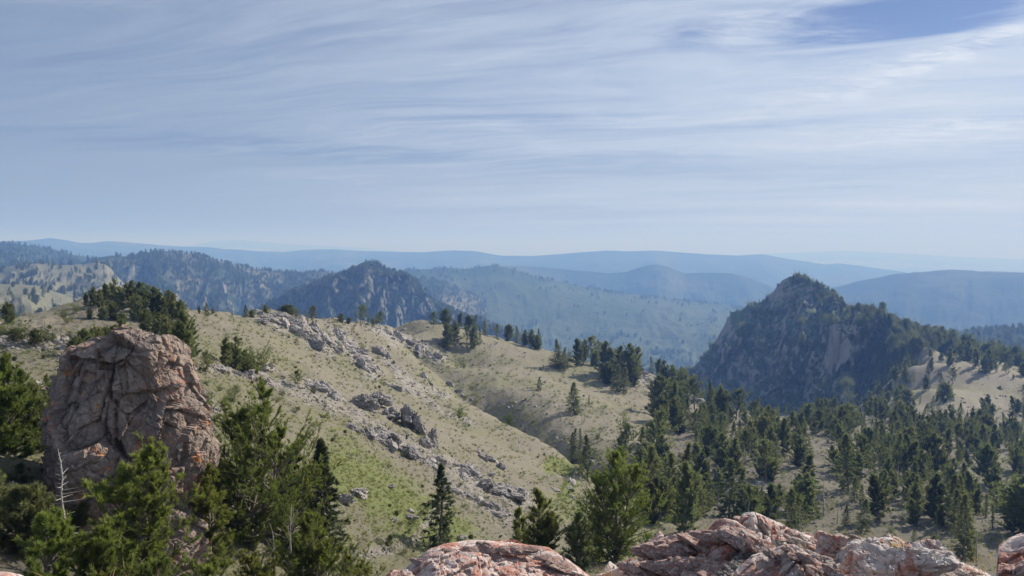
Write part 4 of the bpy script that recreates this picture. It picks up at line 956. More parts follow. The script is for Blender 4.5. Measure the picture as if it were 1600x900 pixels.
hero(505, 850, 31, 168, 'narrow black-green fir spire at the right edge of the biggest pine', cat='fir', name='fir_tree', wid=0.21, nb=190, nodes=9, k=9, ns=0.17, style='fir', limbs=True, leaf=LEAF_FIR, sub=3, width=0.10)
hero(205, 875, 20.5, 205, 'pine with bright yellow-green tips in front of the rock pillar', wid=0.30, nb=130, nodes=8, k=10, ns=0.15, stems=3, lobes=0.7, sub=5, width=0.09, bare=0.0, lean=(0.16, 0), **PINE)
hero(330, 885, 24.5, 180, 'green pine touching the right foot of the rock pillar', wid=0.26, nb=80, nodes=8, k=9, ns=0.15, stems=2, lobes=0.5, sub=4, width=0.09, bare=0.02, **PINE)
hero(72, 900, 18.5, 115, 'small pine with glowing tips at the lower left, below the pillar foot', wid=0.42, nb=75, nodes=8, k=9, ns=0.13, stems=3, lobes=0.5, sub=4, width=0.09, bare=0.02, **PINE)
hero(160, 930, 17.5, 120, 'low dark pine at the bottom between two glowing ones', wid=0.45, nb=70, nodes=8, k=9, ns=0.13, stems=3, lobes=0.5, sub=4, width=0.09, bare=0.02, **PINE)
hero(490, 940, 23, 150, 'dark spreading pine at the bottom edge below the narrow fir', wid=0.46, nb=110, nodes=8, k=10, ns=0.14, stems=3, lobes=0.55, sub=4, width=0.09, bare=0.02, **PINE)
hero(545, 935, 25, 75, 'low dark juniper at the bottom edge on the green slope', cat='juniper', name='juniper', wid=0.7, nb=60, nodes=7, k=9, ns=0.13, sub=3, width=0.09, bare=0.02, stems=3, **PINE)
hero(395, 940, 22, 80, 'shadowy low pine at the bottom edge under the biggest pine', wid=0.7, nb=70, nodes=8, k=9, ns=0.13, stems=3, sub=3, width=0.09, bare=0.02, **PINE)
hero(325, 935, 21, 55, 'small bright juniper at the bottom edge right of the pillar foot', cat='juniper', name='juniper', wid=0.8, nb=50, nodes=7, k=9, ns=0.12, sub=3, width=0.09, bare=0.02, **PINE)
hero(245, 935, 19, 60, 'low juniper in the shadow at the pillar foot', cat='juniper', name='juniper', wid=0.9, nb=50, nodes=7, k=9, ns=0.12, sub=3, width=0.09, bare=0.02, **PINE)
# the dark thicket at the left edge
for i, (px, py, r, hp, lab) in enumerate([(18,860,28,325,'tallest dark pine at the left edge of the picture'),(60,850,30,265,'dark pine between the left edge and the rock pillar'),(104,860,31,255,'black-green pine pressed against the left side of the pillar'),
        (-40,900,26,345,'dark pine half outside the left edge of the picture'),(-8,900,23,190,'shaded pine cut by the left edge, below the tallest one'),(40,900,22,150,'low shaded pine under the tall pines of the left edge'),(118,900,24,130,'shaded pine at the left foot of the pillar'),
        (85,880,27,190,'middle-sized dark pine in the thicket left of the pillar'),(40,820,34,250,'dark pine at the back of the thicket left of the pillar'),(80,800,38,200,'rearmost dark pine of the thicket, its top beside the pillar')]):
    hero(px, py, r, hp, lab, share='thicket%d' % ((i % 3) if hp > 170 else 3), wid=0.27 if hp > 170 else 0.42, nb=130, nodes=7, k=9, ns=0.16, stems=3, lobes=0.9, sub=4, width=0.10, bare=0.0, style='pine', limbs=True, leaf=LEAF_MID if i % 2 else LEAF_PINE)
hero(690, 850, 40, 128, 'slim dark fir alone behind the red ledge, with a branch reaching right', cat='fir', name='fir_tree', wid=0.21, nb=110, nodes=7, k=9, ns=0.19, style='fir', limbs=True, leaf=LEAF_FIR, sub=3, width=0.10, lobes=0.55)
hero(842, 885, 36, 130, 'upright bushy pine with many pointed leaders right of the red ledge', wid=0.36, nb=140, nodes=7, k=9, ns=0.18, stems=5, lobes=0.35, sub=3, width=0.09, bare=0.02, style='pine', limbs=True, leaf=LEAF_PINE)
hero(811, 868, 38, 86, 'thin pine just left of the upright many-pointed pine', wid=0.17, nb=60, nodes=7, k=8, ns=0.18, style='pine', limbs=True, leaf=LEAF_PINE, sub=3, width=0.09)
hero(902, 890, 34, 100, 'dark dense pine between the upright pine and the tall sunlit pine', wid=0.34, nb=100, nodes=7, k=9, ns=0.17, stems=3, sub=3, width=0.09, bare=0.0, style='pine', limbs=True, leaf=LEAF_MID)
hero(962, 908, 37, 215, 'tall sunlit yellow-green pine with an open crown, centre right', wid=0.38, nb=190, nodes=7, k=9, ns=0.18, stems=4, lobes=0.6, sub=4, width=0.085, bare=0.06, style='pine', limbs=True, leaf=LEAF_PINE)
hero(925, 905, 39, 110, 'lower pine leaning on the left of the tall sunlit pine', wid=0.34, nb=80, nodes=7, k=8, ns=0.18, stems=2, sub=3, width=0.09, bare=0.0, style='pine', limbs=True, leaf=LEAF_PINE)
hero(1010, 890, 44, 60, 'bright low shrub under the right side of the tall sunlit pine', cat='shrub', name='shrub', wid=0.6, nb=50, nodes=6, k=8, ns=0.16, stems=2, sub=2, width=0.09, bare=0.0, style='pine', limbs=True, leaf=LEAF_PINE)
# bare grey snags and twigs
hero(97, 775, 22.6, 82, 'thin leafless grey snag leaning before the left face of the pillar', cat='dead tree', name='dead_tree', wid=0.12, nb=70, dead=1.0, style='fir', lobes=1.2, twist=1.0, seed=11)
hero(428, 920, 23.5, 110, 'slender bare grey snag below the biggest pine', cat='dead tree', name='dead_tree', wid=0.14, nb=16, dead=1.0, style='fir', lobes=0.8, seed=12)
hero(455, 905, 23, 125, 'forked bare grey snag right of the slender one under the biggest pine', cat='dead tree', name='dead_tree', wid=0.2, nb=18, dead=1.0, style='pine', lobes=0.8, seed=13, stems=2)
hero(86, 535, 62, 30, 'short pale snag standing before the wooded knoll', cat='dead tree', name='dead_tree', wid=0.12, nb=10, dead=1.0, style='fir', seed=15)
hero(300, 830, 24, 40, 'tangle of grey dead twigs right of the pillar foot', cat='dead tree', name='dead_tree', wid=0.5, nb=30, dead=1.0, style='pine', seed=16)

# ------------------------------------------------------------------ mid-distance trees: nine kinds, copied
def kind(seed, **kw):
    kw.setdefault('h', 8.0); return make_tree(seed, **kw)
K = {}
K['s0'] = kind(21, wid=0.21, nb=110, nodes=5, k=4, ns=0.50, style='fir', width=0.17)
K['s1'] = kind(22, wid=0.27, nb=120, nodes=6, k=4, ns=0.55, style='fir', lobes=0.5, width=0.17)
K['s2'] = kind(23, wid=0.15, nb=90, nodes=5, k=4, ns=0.45, style='fir', lobes=0.6, width=0.17)
K['p0'] = kind(31, wid=0.27, nb=120, nodes=7, k=6, ns=0.55, style='pine', stems=2, lobes=0.6, width=0.17, sub=1, bare=0.06)
K['p1'] = kind(32, wid=0.24, nb=110, nodes=7, k=6, ns=0.55, style='pine', stems=3, lobes=0.7, width=0.17, sub=1, bare=0.05)
K['p2'] = kind(33, wid=0.28, nb=90, nodes=6, k=6, ns=0.55, style='pine', stems=1, lobes=0.8, width=0.17, bare=0.22, sub=1)
K['p3'] = kind(34, wid=0.42, nb=130, nodes=7, k=6, ns=0.60, style='pine', stems=4, lobes=0.6, width=0.17, bare=0.0, sub=1)
K['b0'] = kind(41, wid=0.75, nb=110, nodes=5, k=5, ns=0.9, style='bush', stems=1, lobes=0.5, width=0.16)
K['d0'] = make_tree(51, 8.0, wid=0.12, nb=34, style='fir', dead=1.0, lobes=0.8)
K['d1'] = make_tree(52, 8.0, wid=0.2, nb=22, style='pine', dead=1.0, lobes=0.8, stems=2)
WID = {'s0': .36, 's1': .44, 's2': .28, 'p0': .62, 'p1': .56, 'p2': .66, 'p3': .8, 'b0': 1.6, 'd0': .25, 'd1': .35}
SRC = {}; NTREE = [0]
def place(px, py, hpx, kd, label, group=None, pt=None, parts=True, cat=None, wpx=None, rmin=30):
    q = hit(px, py, rmin) if pt is None else pt
    if q is None: return None
    s = hpx * ppm(q) / 8.0; NTREE[0] += 1
    sw = s if wpx is None else (wpx * ppm(q)) / (8.0 * WID[kd])
    nm = {'s': 'fir_tree', 'p': 'pine_tree', 'b': 'shrub', 'd': 'dead_tree'}[kd[0]]; ct = cat or {'s': 'fir', 'p': 'pine', 'b': 'shrub', 'd': 'dead tree'}[kd[0]]
    sw *= random.uniform(0.82, 1.28) if wpx is None else 1
    root = obj(nm, None, loc=(q[0], q[1], q[2] - 0.05 * s), rot=(random.gauss(0, .05), random.gauss(0, .05), random.uniform(0, 6.28)), scale=(sw, sw, s), label=label, cat=ct, group=group)
    tr, cr = K[kd]
    if kd not in SRC:
        a = obj('trunk', tr, root); b = obj('crown', cr, root) if cr else None; SRC[kd] = (a, b)
    else:
        a, b = SRC[kd]
        for o_ in (a, b):
            if o_ is not None:
                c_ = o_.copy(); c_.parent = root; COL.objects.link(c_)
    return root
ORD = ['first','second','third','fourth','fifth','sixth','seventh','eighth','ninth','tenth','eleventh','twelfth','thirteenth','fourteenth','fifteenth','sixteenth','seventeenth','eighteenth','nineteenth']
TEN = {2: 'twenty', 3: 'thirty', 4: 'forty', 5: 'fifty', 6: 'sixty', 7: 'seventy', 8: 'eighty', 9: 'ninety'}
def ordinal(i):
    if i < 19: return ORD[i]
    n = i + 1
    return (TEN[n // 10][:-1] + 'ieth') if n % 10 == 0 else TEN[n // 10] + '-' + ORD[n % 10 - 1]
DESC = {'s0': 'dark pointed fir', 's1': 'broad dark fir', 's2': 'slender fir', 'p0': 'bushy pine', 'p1': 'upright pine', 'p2': 'open-crowned pine', 'p3': 'wide low pine', 'b0': 'round green shrub', 'd0': 'bare grey snag', 'd1': 'forked dead tree'}
def row(group, where, items, k=1.0):
    """trees of one place, named by kind and by their order from the left"""
    items = sorted(items, key=lambda a: a[0])
    for i, it in enumerate(items):
        px, py, hp, kd = it[:4]; hp = hp * k
        place(px, py, hp, kd, '%s, %s from the left %s' % (DESC[kd], ordinal(i), where), group, wpx=it[4] if len(it) > 4 else None, pt=it[5] if len(it) > 5 else None)
row('trees on the left skyline of the slope', 'on the left part of the grassy skyline', [(311,490,12,'p0'),(323,492,20,'s1'),(333,492,9,'b0'),(383,494,18,'s1'),(393,496,12,'p3'),(363,494,10,'s0'),(415,494,18,'p3'),(450,496,20,'p3',30),(463,498,12,'b0'),(488,506,26,'p2'),(478,504,10,'b0')])
row('trees around the skyline hollow', 'in the small group at the skyline centre', [(534,504,14,'p3'),(545,506,10,'p3'),(557,506,20,'s2'),(567,506,28,'p2'),(575,509,14,'s1'),(564,510,10,'s0'),(583,502,12,'p0'),(593,499,22,'p2'),(588,501,10,'b0')])
row('trees on the right skyline of the slope', 'along the descending skyline before the dark clump', [(677,513,24,'p2'),(697,507,24,'p3'),(700,547,42,'p0'),(709,535,34,'p0'),(718,511,22,'p0'),(732,508,22,'p3'),(729,537,26,'p2'),(739,545,36,'p0'),(746,537,30,'s2'),(750,538,28,'s2'),(742,517,26,'s0'),(757,519,22,'s1'),(776,524,20,'p2'),
  (794,531,26,'p3'),(808,533,28,'s0'),(820,539,26,'p1'),(831,541,28,'p0'),(843,547,34,'s0'),(838,546,22,'p3'),(852,548,30,'d0')])
row('trees of the big dark clump', 'in the dark clump on the right-hand skyline', [(868,575,46,'s0'),(875,577,28,'s1'),(881,578,36,'s0'),(886,573,18,'b0'),(903,572,42,'p0'),(912,566,36,'p1'),(924,566,40,'p2'),(937,566,34,'p2'),(930,572,24,'p3'),(947,586,52,'p0'),(956,590,44,'p1'),(965,588,48,'p0'),(972,592,42,'p1'),(983,596,58,'p0'),(992,590,48,'p1'),(963,613,44,'s1'),(974,615,42,'s1'),(950,600,34,'p3'),(990,602,40,'p3')])
row('lone trees on the mid slope', 'standing alone on the open mid slope', [(842,611,22,'s1'),(839,608,12,'d0'),(897,646,50,'s1'),(901,648,30,'s0'),(909,663,28,'d0'),(912,662,22,'d0'),(920,634,18,'s2')])
row('trees at the end of the ridge', 'at the wooded end of the ridge', [(1019,583,28,'s0'),(1030,584,30,'p0'),(1038,586,34,'p1'),(1052,592,32,'p3'),(1061,596,34,'p0'),(1070,600,36,'p0'),(1083,606,36,'p1'),(1077,600,24,'p3'),(1028,650,64,'p0'),(1040,656,66,'p1'),(1050,664,66,'p0'),(1032,664,44,'p3'),(1057,650,56,'p0'),(1048,640,50,'p0'),(1062,625,44,'p0'),(1085,640,48,'p2'),(1097,624,26,'s0'),(1072,615,30,'p0'),(1115,650,54,'s1'),(1109,648,42,'p0'),(1127,652,46,'p0'),(1139,654,44,'p1'),(1150,656,46,'p2')])
row('trees in the gully mouth', 'where the gully opens onto the flat', [(893,724,50,'s2'),(899,722,54,'s2'),(906,724,56,'s2'),(918,748,70,'s1'),(912,736,40,'s1'),(934,690,12,'b0'),(977,722,58,'p2'),(971,716,42,'p1'),(999,748,84,'s2'),(1006,752,60,'p2'),(1029,712,68,'p2'),(1022,700,44,'p3'),(1034,744,66,'p1'),(1042,748,50,'p2')])
row('trees behind the sunlit pine', 'of the tall ones right of the sunlit pine', [(1012,806,112,'s1'),(1028,790,80,'p1'),(1048,806,100,'s1'),(1067,812,122,'s0'),(1084,806,70,'s1'),(1098,778,72,'p0'),(1140,812,95,'s1',52),(1158,810,78,'s0'),(1180,806,34,'s1'),(1003,770,70,'p0'),(1036,768,60,'p1'),(1022,815,70,'p3')])
row('trees around the dusty clearing', 'around the dusty clearing', [(1262,800,90,'s1',50),(1247,775,34,'p3'),(1287,806,70,'d0'),(1309,818,52,'d0'),(1213,808,30,'d0'),(1325,768,92,'s1',42),(1345,745,62,'p2'),(1336,752,48,'p0'),(1198,752,62,'p2'),(1189,746,46,'p1'),(1182,738,60,'d0'),(1206,750,34,'p3'),(1321,822,34,'s1'),(1346,832,54,'s1',28),(1212,724,44,'s0'),(1150,745,60,'p0'),(1131,735,58,'p1')])
row('trees above the foreground outcrop', 'behind the pale outcrop at right', [(1427,848,24,'s0'),(1461,862,26,'p3'),(1505,875,105,'s1',40),(1513,872,70,'s1'),(1526,878,58,'d0'),(1498,820,80,'s1'),(1392,836,10,'b0'),(1575,860,14,'b0')])
row('pines on the wooded knoll', 'on and below the dark wooded knoll at left', [(135,478,26,'p0'),(146,480,38,'p0'),(158,482,36,'p1'),(165,476,40,'p0'),(176,470,42,'p1'),(186,486,46,'p0'),(196,470,30,'p2'),(205,478,48,'p0'),(213,470,28,'p0'),(222,490,60,'p1'),(232,476,36,'p2'),(240,500,62,'p1'),(252,505,58,'p0'),(262,498,54,'p1'),(270,500,50,'p0'),(278,520,62,'p0'),(213,500,48,'p3'),(228,520,44,'p3'),(245,530,48,'p3'),(262,535,50,'p3'),(176,500,34,'p3'),(160,500,24,'p3'),(140,498,20,'p3'),(120,490,14,'b0'),(105,508,12,'b0'),(190,510,26,'p3'),(283,500,36,'p0')], 0.82)
row('green pines behind the pillar', 'of the pines round the pillar top', [(285,572,86,'p0'),(298,560,60,'p1'),(272,565,50,'p3'),(118,560,34,'p3'),(132,550,36,'p3'),(150,545,34,'p3'),(165,540,28,'p3'),(180,538,30,'p3'),(195,535,38,'p0'),(230,545,28,'p1'),(322,585,34,'p2'),(106,580,30,'p3')])
row('shrubs at the left edge', 'on the pale shelf at the left edge', [(15,507,34,'p3',24),(8,532,20,'b0'),(22,534,22,'p3'),(36,534,20,'b0'),(56,538,24,'p3'),(72,540,22,'b0'),(82,536,16,'p3'),(-8,530,24,'p3'),(100,500,14,'b0'),(25,640,40,'p3'),(48,650,50,'p2'),(82,640,44,'p3')])
row('trees on the grassy shoulder', 'on the bare grassy shoulder at right', [(1410,566,30,'p0'),(1418,556,26,'p1'),(1426,553,28,'p0'),(1436,550,24,'p3'),(1412,580,28,'p1'),(1414,598,26,'p0'),(1449,583,16,'s1'),(1467,588,14,'s2'),(1455,580,22,'p0'),(1484,572,30,'p1'),(1488,600,24,'p2'),(1434,604,22,'d1'),(1446,610,24,'p0'),(1470,606,24,'s1'),(1500,562,30,'p0'),(1512,566,34,'p1'),(1524,574,30,'p0'),(1538,584,30,'p0'),(1545,580,34,'p1')])
for a in [(352,573,46,'p0','taller of the two dark pines standing in the left meadow'),(368,578,52,'p1','bushy dark pine at the centre of the left meadow group'),(384,582,34,'p3','low dark pine on the right of the left meadow group'),(403,586,34,'b0','round dark juniper beside the pale boulder in the left meadow'),
          (362,634,20,'b0','small green bush in the grass between the pillar and the biggest pine'),(466,606,26,'p2','dark juniper leaning to the right on the slope above the biggest pine'),(350,640,16,'b0','tiny bush left of the small green one in the grass'),
          (719,650,10,'b0','bright green bush alone on the far grassy slope'),(795,664,14,'b0','wide bright green willow in the gully bottom'),(607,733,8,'b0','small yellow-green bush at the top of the green slope'),(1040,735,14,'b0','small round bush on the bare slope above the sunlit pine')]:
    place(a[0], a[1], a[2], a[3], a[4])
for o_ in list(COL.objects):
    if o_.name.startswith('shrub') and 'bright' in str(o_.get('label', '')) or 'yellow-green bush' in str(o_.get('label', '')):
        for c_ in o_.children:
            if c_.name.startswith('crown') and o_.location.length > 50: c_.data = K['b0'][1].copy(); c_.data.materials[0] = LEAF_BUSH

# the wood on the right: the nearest trees one by one, the rest as one mass
gR = np.random.default_rng(99)
def dens(px, py):
    n = fbm(np.stack([px / 55.0, py / 30.0, px * 0], 1), 3, 71)
    d = 0.08 + 2.1 * n
    d *= sstep(1035, 1100, px)
    d -= 1.3 * band_mask(px, py, [(1160, 775), (1240, 760), (1300, 790)], 22) + 1.2 * band_mask(px, py, [(1280, 830), (1400, 850), (1480, 850), (1560, 850)], 26)
    d -= 0.9 * band_mask(px, py, [(1190, 705), (1300, 700)], 6) + 1.0 * band_mask(px, py, [(1350, 745), (1360, 790)], 14) + 1.0 * band_mask(px, py, [(1450, 680), (1540, 720), (1600, 760)], 9)
    d += 0.8 * band_mask(px, py, [(1390, 720), (1440, 780), (1480, 790)], 34) + 0.6 * band_mask(px, py, [(1560, 700), (1600, 800)], 34) + 0.5 * band_mask(px, py, [(1090, 690), (1200, 670), (1350, 690)], 26)
    d += 0.7 * band_mask(px, py, [(1410, 680), (1600, 690)], 20)
    d += 0.9 * band_mask(px, py, [(1290, 655), (1360, 640), (1410, 600), (1412, 560)], 16) + 0.6 * band_mask(px, py, [(1420, 548), (1480, 548), (1560, 562)], 8)
    d -= 1.6 * band_mask(px, py, [(1430, 572), (1470, 595), (1530, 605), (1555, 600)], 20)
    return d
CP2 = gR.uniform((1040, 545), (1680, 850), (9000, 2)); CP2 = CP2[dens(CP2[:, 0], CP2[:, 1]) > gR.uniform(0, 1, len(CP2))]
Q = hits(CP2[:, 0], CP2[:, 1], 60, 640, 200); okq = ~np.isnan(Q[:, 0]); Q = Q[okq]; CP2 = CP2[okq]
have = np.array([o.location[:] for o in COL.objects if o.parent is None and o.get('category') in ('fir', 'pine', 'dead tree')])
keep = []; grid_ = {}
def near_taken(q, dmin):
    for kx in (-1, 0, 1):
        for ky in (-1, 0, 1):
            for p_ in grid_.get((int(q[0] // 6) + kx, int(q[1] // 6) + ky), ()):
                if (p_[0] - q[0]) ** 2 + (p_[1] - q[1]) ** 2 < dmin * dmin: return True
    return False
for p_ in have: grid_.setdefault((int(p_[0] // 6), int(p_[1] // 6)), []).append(p_)
for i in range(len(Q)):
    q = Q[i]; rq = math.hypot(q[0], q[1])
    if near_taken(q, 2.2 + 2.4 * gR.random()): continue
    grid_.setdefault((int(q[0] // 6), int(q[1] // 6)), []).append(q); keep.append(i)
Q = Q[keep]; CP2 = CP2[keep]; rq = np.hypot(Q[:, 0], Q[:, 1]); order = np.argsort(rq)
NIND = 300 - sum(1 for o in COL.objects if o.get('category') in ('pine', 'fir', 'dead tree')) + 40
ind, rest = order[:max(60, NIND)], order[max(60, NIND):]
REG = [('in the wood at the right edge', lambda a, b: (a > 1500) & (b > 740)), ('in the thick wood right of the dusty clearing', lambda a, b: (a > 1350) & (b > 740)),
       ('in the wood below the bare grassy shoulder', lambda a, b: (a > 1350)), ('in the wood beyond the dusty clearing', lambda a, b: a > 1190), ('in the wood left of the dusty clearing', lambda a, b: a > 0)]
buckets = [[] for _ in REG]
hts = gR.uniform(3.6, 7.6, len(Q)) * np.where(gR.random(len(Q)) < 0.25, 0.55, 1.0)
for i in ind:
    a, b = CP2[i]
    for j, (nm, fn) in enumerate(REG):
        if fn(a, b):
            kd = ['s0', 's1', 'p0', 's2', 'p0', 'p1', 'p2', 'p3', 'p0', 'p1', 'p3', 'd0', 'd1', 's1'][0:14][gR.integers(14)]
            buckets[j].append((a, b, hts[i] / ppm(Q[i]), kd, None, Q[i])); break
for (nm, fn), it in zip(REG, buckets): row('trees of the wood on the right', nm, it)

TS = [SRC[k_][1] for k_ in ('s0', 's1', 's2', 'p0', 'p1', 'p3')]
scatter('forest', Q[rest], hts[rest] / 8.0 * 1.05, TS, 'more distant conifers of the wood on the right', seed=1)
BS = [SRC['p3'][1], SRC['b0'][1], SRC['p0'][1]]
def on_hill(P, n, keepfn, seed, smin, smax, name, label, src=None, wide=1.0, bare=None):
    """trees standing on a hill mesh, placed by their position in the photo"""
    g = np.random.default_rng(seed); nv, nu, _ = P.shape
    # spread evenly over the sheet as seen from the camera side
    i = g.uniform(0, nu - 1.01, n * 3); j = g.uniform(0, nv - 1.01, n * 3); i0 = i.astype(int); j0 = j.astype(int); fi = (i - i0)[:, None]; fj = (j - j0)[:, None]
    p = (P[j0, i0] * (1 - fi) + P[j0, i0 + 1] * fi) * (1 - fj) + (P[j0 + 1, i0] * (1 - fi) + P[j0 + 1, i0 + 1] * fi) * fj
    a, b = pix(p); d = keepfn(a, b, p); ok = (d > g.random(len(p))) & (a > -120) & (a < 1720)
    p = p[ok][:n]; s = g.uniform(smin, smax, len(p)) / 8.0
    sc = np.stack([s * wide, s * wide, s], 1); p[:, 2] -= 0.06 * s * 8
    return scatter(name, p, sc, src or TS, label, seed=seed)
def nz(a, b, sx=40.0, sy=16.0, seed=5): return fbm(np.stack([a / sx, b / sy, a * 0], 1), 3, seed)
on_hill(pE2, 9000, lambda a, b, p: 0.60 + 1.8 * nz(a, b, 16, 22, 6) - 0.9 * band_mask(a, b, [(110, 425), (150, 412), (185, 400)], 12), 201, 6, 11, 'forest', 'conifers covering the wooded hill beyond the knoll')
on_hill(pE1, 3000, lambda a, b, p: 0.75 + 1.5 * nz(a, b, 30, 9, 7), 202, 7, 12, 'forest', 'conifers covering the far upper left hill')
on_hill(pE3, 1500, lambda a, b, p: 0.20 + 1.9 * nz(a, b, 30, 8, 8), 203, 6, 10, 'forest', 'scattered conifers on the far pale slope at left')
on_hill(pE4, 900, lambda a, b, p: 0.12 + 1.6 * nz(a, b, 30, 9, 9) + 0.3 * sstep(480, 500, b), 204, 5, 9, 'forest', 'scattered conifers on the pale slope beyond the left shelf')
on_hill(pF, 4200, lambda a, b, p: 0.40 + 1.3 * nz(a, b, 22, 14, 10) + 0.5 * (1 - sstep(8, 26, b - np.interp(a, *zip(*skyF)))) - 0.8 * band_mask(a, b, [(600, 440), (680, 490)], 20), 205, 4, 8, 'forest', 'conifers clinging to the pointed rocky peak')
on_hill(pH, 2200, lambda a, b, p: 0.95 + 0.8 * nz(a, b), 206, 8, 12, 'forest', 'conifers on the ridge at the far right')
on_hill(pD, 5000, lambda a, b, p: -0.25 + 1.9 * nz(a, b, 34, 9, 12) + 0.8 * (1 - sstep(4, 16, b - np.interp(a, *zip(*skyD)))) + 0.5 * sstep(540, 552, b) * sstep(960, 1000, a), 207, 8, 14, 'forest', 'dotted conifers on the broad meadow hill')
def mdens(a, b, p):
    c = 0.44 + 1.4 * nz(a, b, 24, 16, 13) + 1.0 * sstep(1330, 1400, a) - 1.2 * band_mask(a, b, [(1150, 500), (1135, 530)], 12) - 1.1 * band_mask(a, b, [(1225, 440), (1210, 480)], 12)
    c -= 1.4 * band_mask(a, b, [(1318, 525), (1300, 580)], 16) + 0.8 * band_mask(a, b, [(1370, 525), (1360, 560)], 12) + 0.8 * band_mask(a, b, [(1255, 455), (1262, 475)], 8)
    return c
on_hill(pG, 9000, mdens, 208, 2.6, 6.0, 'forest', 'conifers and scrub on the dark rocky mountain', src=TS + BS, wide=1.2)
on_hill(pG, 2200, lambda a, b, p: sstep(1340, 1400, a) * (0.9 + nz(a, b)), 209, 6, 9, 'forest', 'tall conifers on the right shoulder of the mountain')

# ------------------------------------------------------------------ stones, tussocks, grass
STV = []
for k_ in range(4):
    v, f = boulder(700 + k_, 2, 10, (1, .85, .65), 0.14, 0.1, 2.0)
    q = hit((640, 1215, 760, 520)[k_], (800, 770, 790, 800)[k_])
    STV.append(obj('stone', mesh('stone', v, f, (M_PALE, M_GREY)[k_ % 2]), loc=q, scale=0.3, label=('small angular pale stone on the green slope', 'small grey stone in the dusty clearing', 'small pale stone on the slope beyond the slim fir', 'small grey stone right of the narrow dark fir')[k_], cat='stone'))
def ground_pts(n, lo, hi, seed, fn, box=(-40, 470, 1640, 900)):
    g = np.random.default_rng(seed); a = g.uniform(box[0], box[2], n); b = g.uniform(box[1], box[3], n)
    ok = fn(a, b) > g.random(n); a, b = a[ok], b[ok]; q = hits(a, b, lo, hi, 150); q = q[~np.isnan(q[:, 0])]
    return q, np.hypot(q[:, 0], q[:, 1])
def scree_d(a, b):
    d = 0.06 + np.clip(nz(a, b, 60, 24, 15), 0, 1) * 0.5
    for line_, hw in BANDS: d = np.maximum(d, band_mask(a, b, line_, hw * 1.25))
    for line_, hw, am in GREEN[:4]: d = d * (1 - 0.7 * band_mask(a, b, line_, hw))
    return d
q, r = ground_pts(110000, 14, 420, 31, scree_d); g_ = np.random.default_rng(3)
s = r / FPX * (0.55 + 2.2 * g_.random(len(r)) ** 3.5) * 1.15
scatter('loose_stones', q, np.stack([s * 1.3, s, s * 0.75], 1), STV, 'loose stones strewn over the slope', seed=31, tilt=0.4)
def scrub_d(a, b):
    return np.clip(0.15 + 1.2 * nz(a, b, 30, 12, 21), 0.02, 1) * (1 - 0.6 * band_mask(a, b, *GREEN[0][:2]))
q, r = ground_pts(13000, 25, 640, 51, scrub_d); g_ = np.random.default_rng(6)
scatter('low_scrub', q, (0.10 + 0.36 * g_.random(len(r)) ** 2.5)[:, None] / 8 * np.array((1.6, 1.6, 1.0)) * np.clip(r / 130, 0.7, 1.6)[:, None], [SRC['b0'][1], SRC['p3'][1]], 'low scrub and herbs dotted over the slopes', seed=51)
# tussock mesh
def tuft(seed, n=26, mat=None, tip=0.0):
    g = np.random.default_rng(seed); pos = g.normal(0, 0.18, (n, 3)); pos[:, 2] = 0; d = np.stack([pos[:, 0] * 1.6, pos[:, 1] * 1.6, np.ones(n)], 1)
    v, f, tp = needles(pos, d, np.full(n, 0.8), 1, g, 0.05, 0.28, 0.0, np.full(n, 0.5)); return mesh('grass_tuft', v, f, mat, False, {'tip': tp})
STRAW = leaf_material('straw_grass', (0.20, 0.18, 0.09), (0.30, 0.26, 0.13), (0.45, 0.40, 0.22), 0.3)
SWARD = leaf_material('green_grass', (0.09, 0.13, 0.03), (0.16, 0.20, 0.05), (0.28, 0.30, 0.10), 0.3)
GOLD = leaf_material('golden_grass', (0.42, 0.27, 0.09), (0.55, 0.38, 0.14), (0.70, 0.52, 0.24), 0.3)
TU = []
for k_, (mt_, a, b, nm, lab) in enumerate([(SWARD, 590, 830, 'grass_tuft', 'green grass tuft on the green slope'), (STRAW, 640, 770, 'grass_tuft', 'straw-coloured grass tuft at the top of the green slope'), (SWARD, 560, 845, 'grass_tuft', 'green grass tuft left of the others on the green slope')]):
    TU.append(obj(nm, tuft(80 + k_, 26, mt_), loc=hit(a, b), scale=0.35, label=lab, cat='grass tuft'))
def gd(a, b):
    d = 0.22 + 0.8 * np.clip(nz(a, b, 50, 20, 25), -0.2, 1)
    for line_, hw, am in GREEN: d = np.maximum(d, np.minimum(am, 1) * band_mask(a, b, line_, hw * 1.2))
    return d
q, r = ground_pts(60000, 14, 260, 41, gd); s = (r / FPX * 4.0) * np.random.default_rng(4).uniform(0.6, 1.5, len(r))
scatter('meadow_grass', q, s, TU, 'tussocks of grass on the meadow slope', seed=41, tilt=0.1)
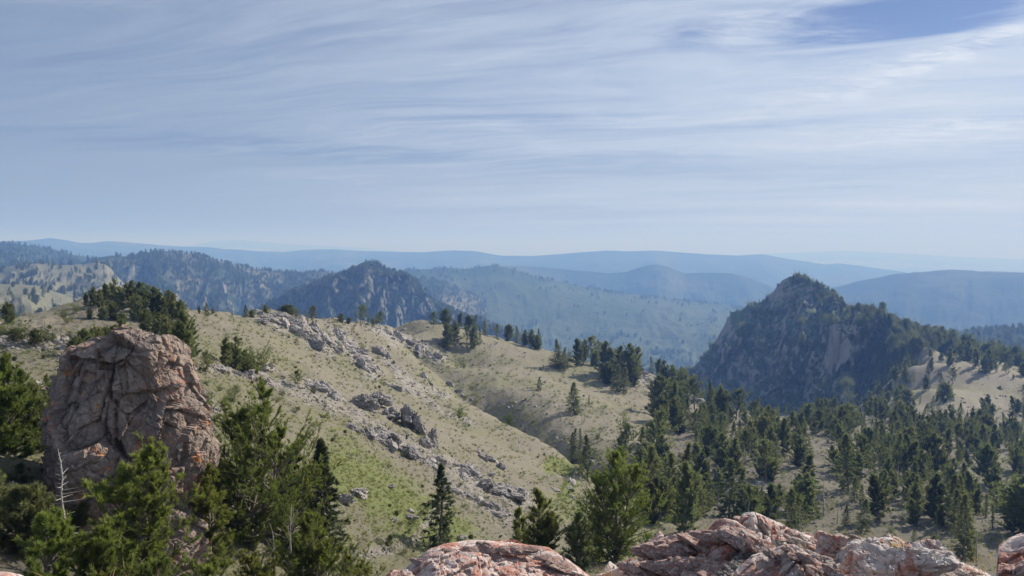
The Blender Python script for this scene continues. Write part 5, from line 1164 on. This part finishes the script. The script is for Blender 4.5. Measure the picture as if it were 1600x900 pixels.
# grass and gravel among the foreground rocks
def clump(px, py, r, n, size, mat, label, name='grass_tuft', spread=0.12, seed=0):
    g = np.random.default_rng(seed + 60); c = world(px, py, r); pos = g.normal(0, spread, (n, 3)) * np.array((1.5, 1, 0.12)); d = np.stack([pos[:, 0] * 1.5, pos[:, 1], np.ones(n) * 0.8], 1)
    v, f, tp = needles(pos, d, np.full(n, size), 1, g, 0.028, 0.33, 0.0, np.full(n, 0.6))
    obj(name, mesh(name, v, f, mat, False, {'tip': tp}), loc=c, label=label, cat='grass')
clump(1105, 846, 5.9, 90, 0.08, GOLD, 'wispy dry grass in the notch left of the peaked foreground rock', seed=1, spread=0.05)
clump(1282, 862, 5.5, 160, 0.045, GOLD, 'golden dry grass clump in the gravel among the foreground rocks', seed=2, spread=0.07)
clump(1318, 855, 6.4, 200, 0.06, SWARD, 'low green cushion plants on top of the foreground outcrop', seed=3, spread=0.10)
clump(1338, 850, 6.4, 120, 0.06, GOLD, 'reddish dry seed heads beside the green cushion on the outcrop', seed=4, spread=0.09)
clump(1530, 897, 5.5, 260, 0.06, GOLD, 'pale yellow grass at the right foot of the foreground outcrop', seed=5, spread=0.13)
clump(1395, 880, 4.6, 14, 0.16, GOLD, 'single leaning straw stalks on the pale outcrop', seed=6, spread=0.03)
clump(948, 896, 5.4, 40, 0.06, GOLD, 'tiny dry grass tuft in the notch beside the jagged outcrop', seed=7, spread=0.03)
clump(170, 905, 5.2, 22, 0.07, GOLD, 'few dry stalks poking up at the bottom left edge', seed=8, spread=0.12)
# gravel pocket between the foreground rocks
def gravel():
    c = [(1120,960,4.2),(1200,940,4.4),(1280,930,4.6),(1400,960,4.6)]
    rows = [[(1120,1000,3.6),(1250,1000,3.6),(1420,1000,3.8),(1520,1000,4.0)],[(1130,900,4.6),(1240,896,4.7),(1400,905,4.7),(1530,915,4.8)],[(1160,850,5.6),(1240,850,5.8),(1330,862,5.9),(1480,885,5.8)],[(1150,860,6.6),(1240,862,6.8),(1340,870,6.9),(1500,900,6.8)]]
    g, v = loft(rows, 160, 90, 2, 2); p = to_world(g).reshape(-1, 3); p[:, 2] += 0.03 * fbm(p * 5, 4, 7)
    obj('gravel', mesh('gravel', p, grid_faces(160, 90), M_FORE2, False), kind='structure')
    gg = np.random.default_rng(12); ii = gg.integers(0, len(p), 7000); ii = ii[(ii // 160 > 12)]
    pp = p[ii] + gg.normal(0, 0.02, (len(ii), 3)) * np.array((1, 1, 0.2)); s = 0.008 + 0.03 * gg.random(len(ii)) ** 3
    scatter('gravel_stones', pp, s, STV, 'angular gravel lying between the foreground rocks', seed=12, tilt=0.5)
gravel()
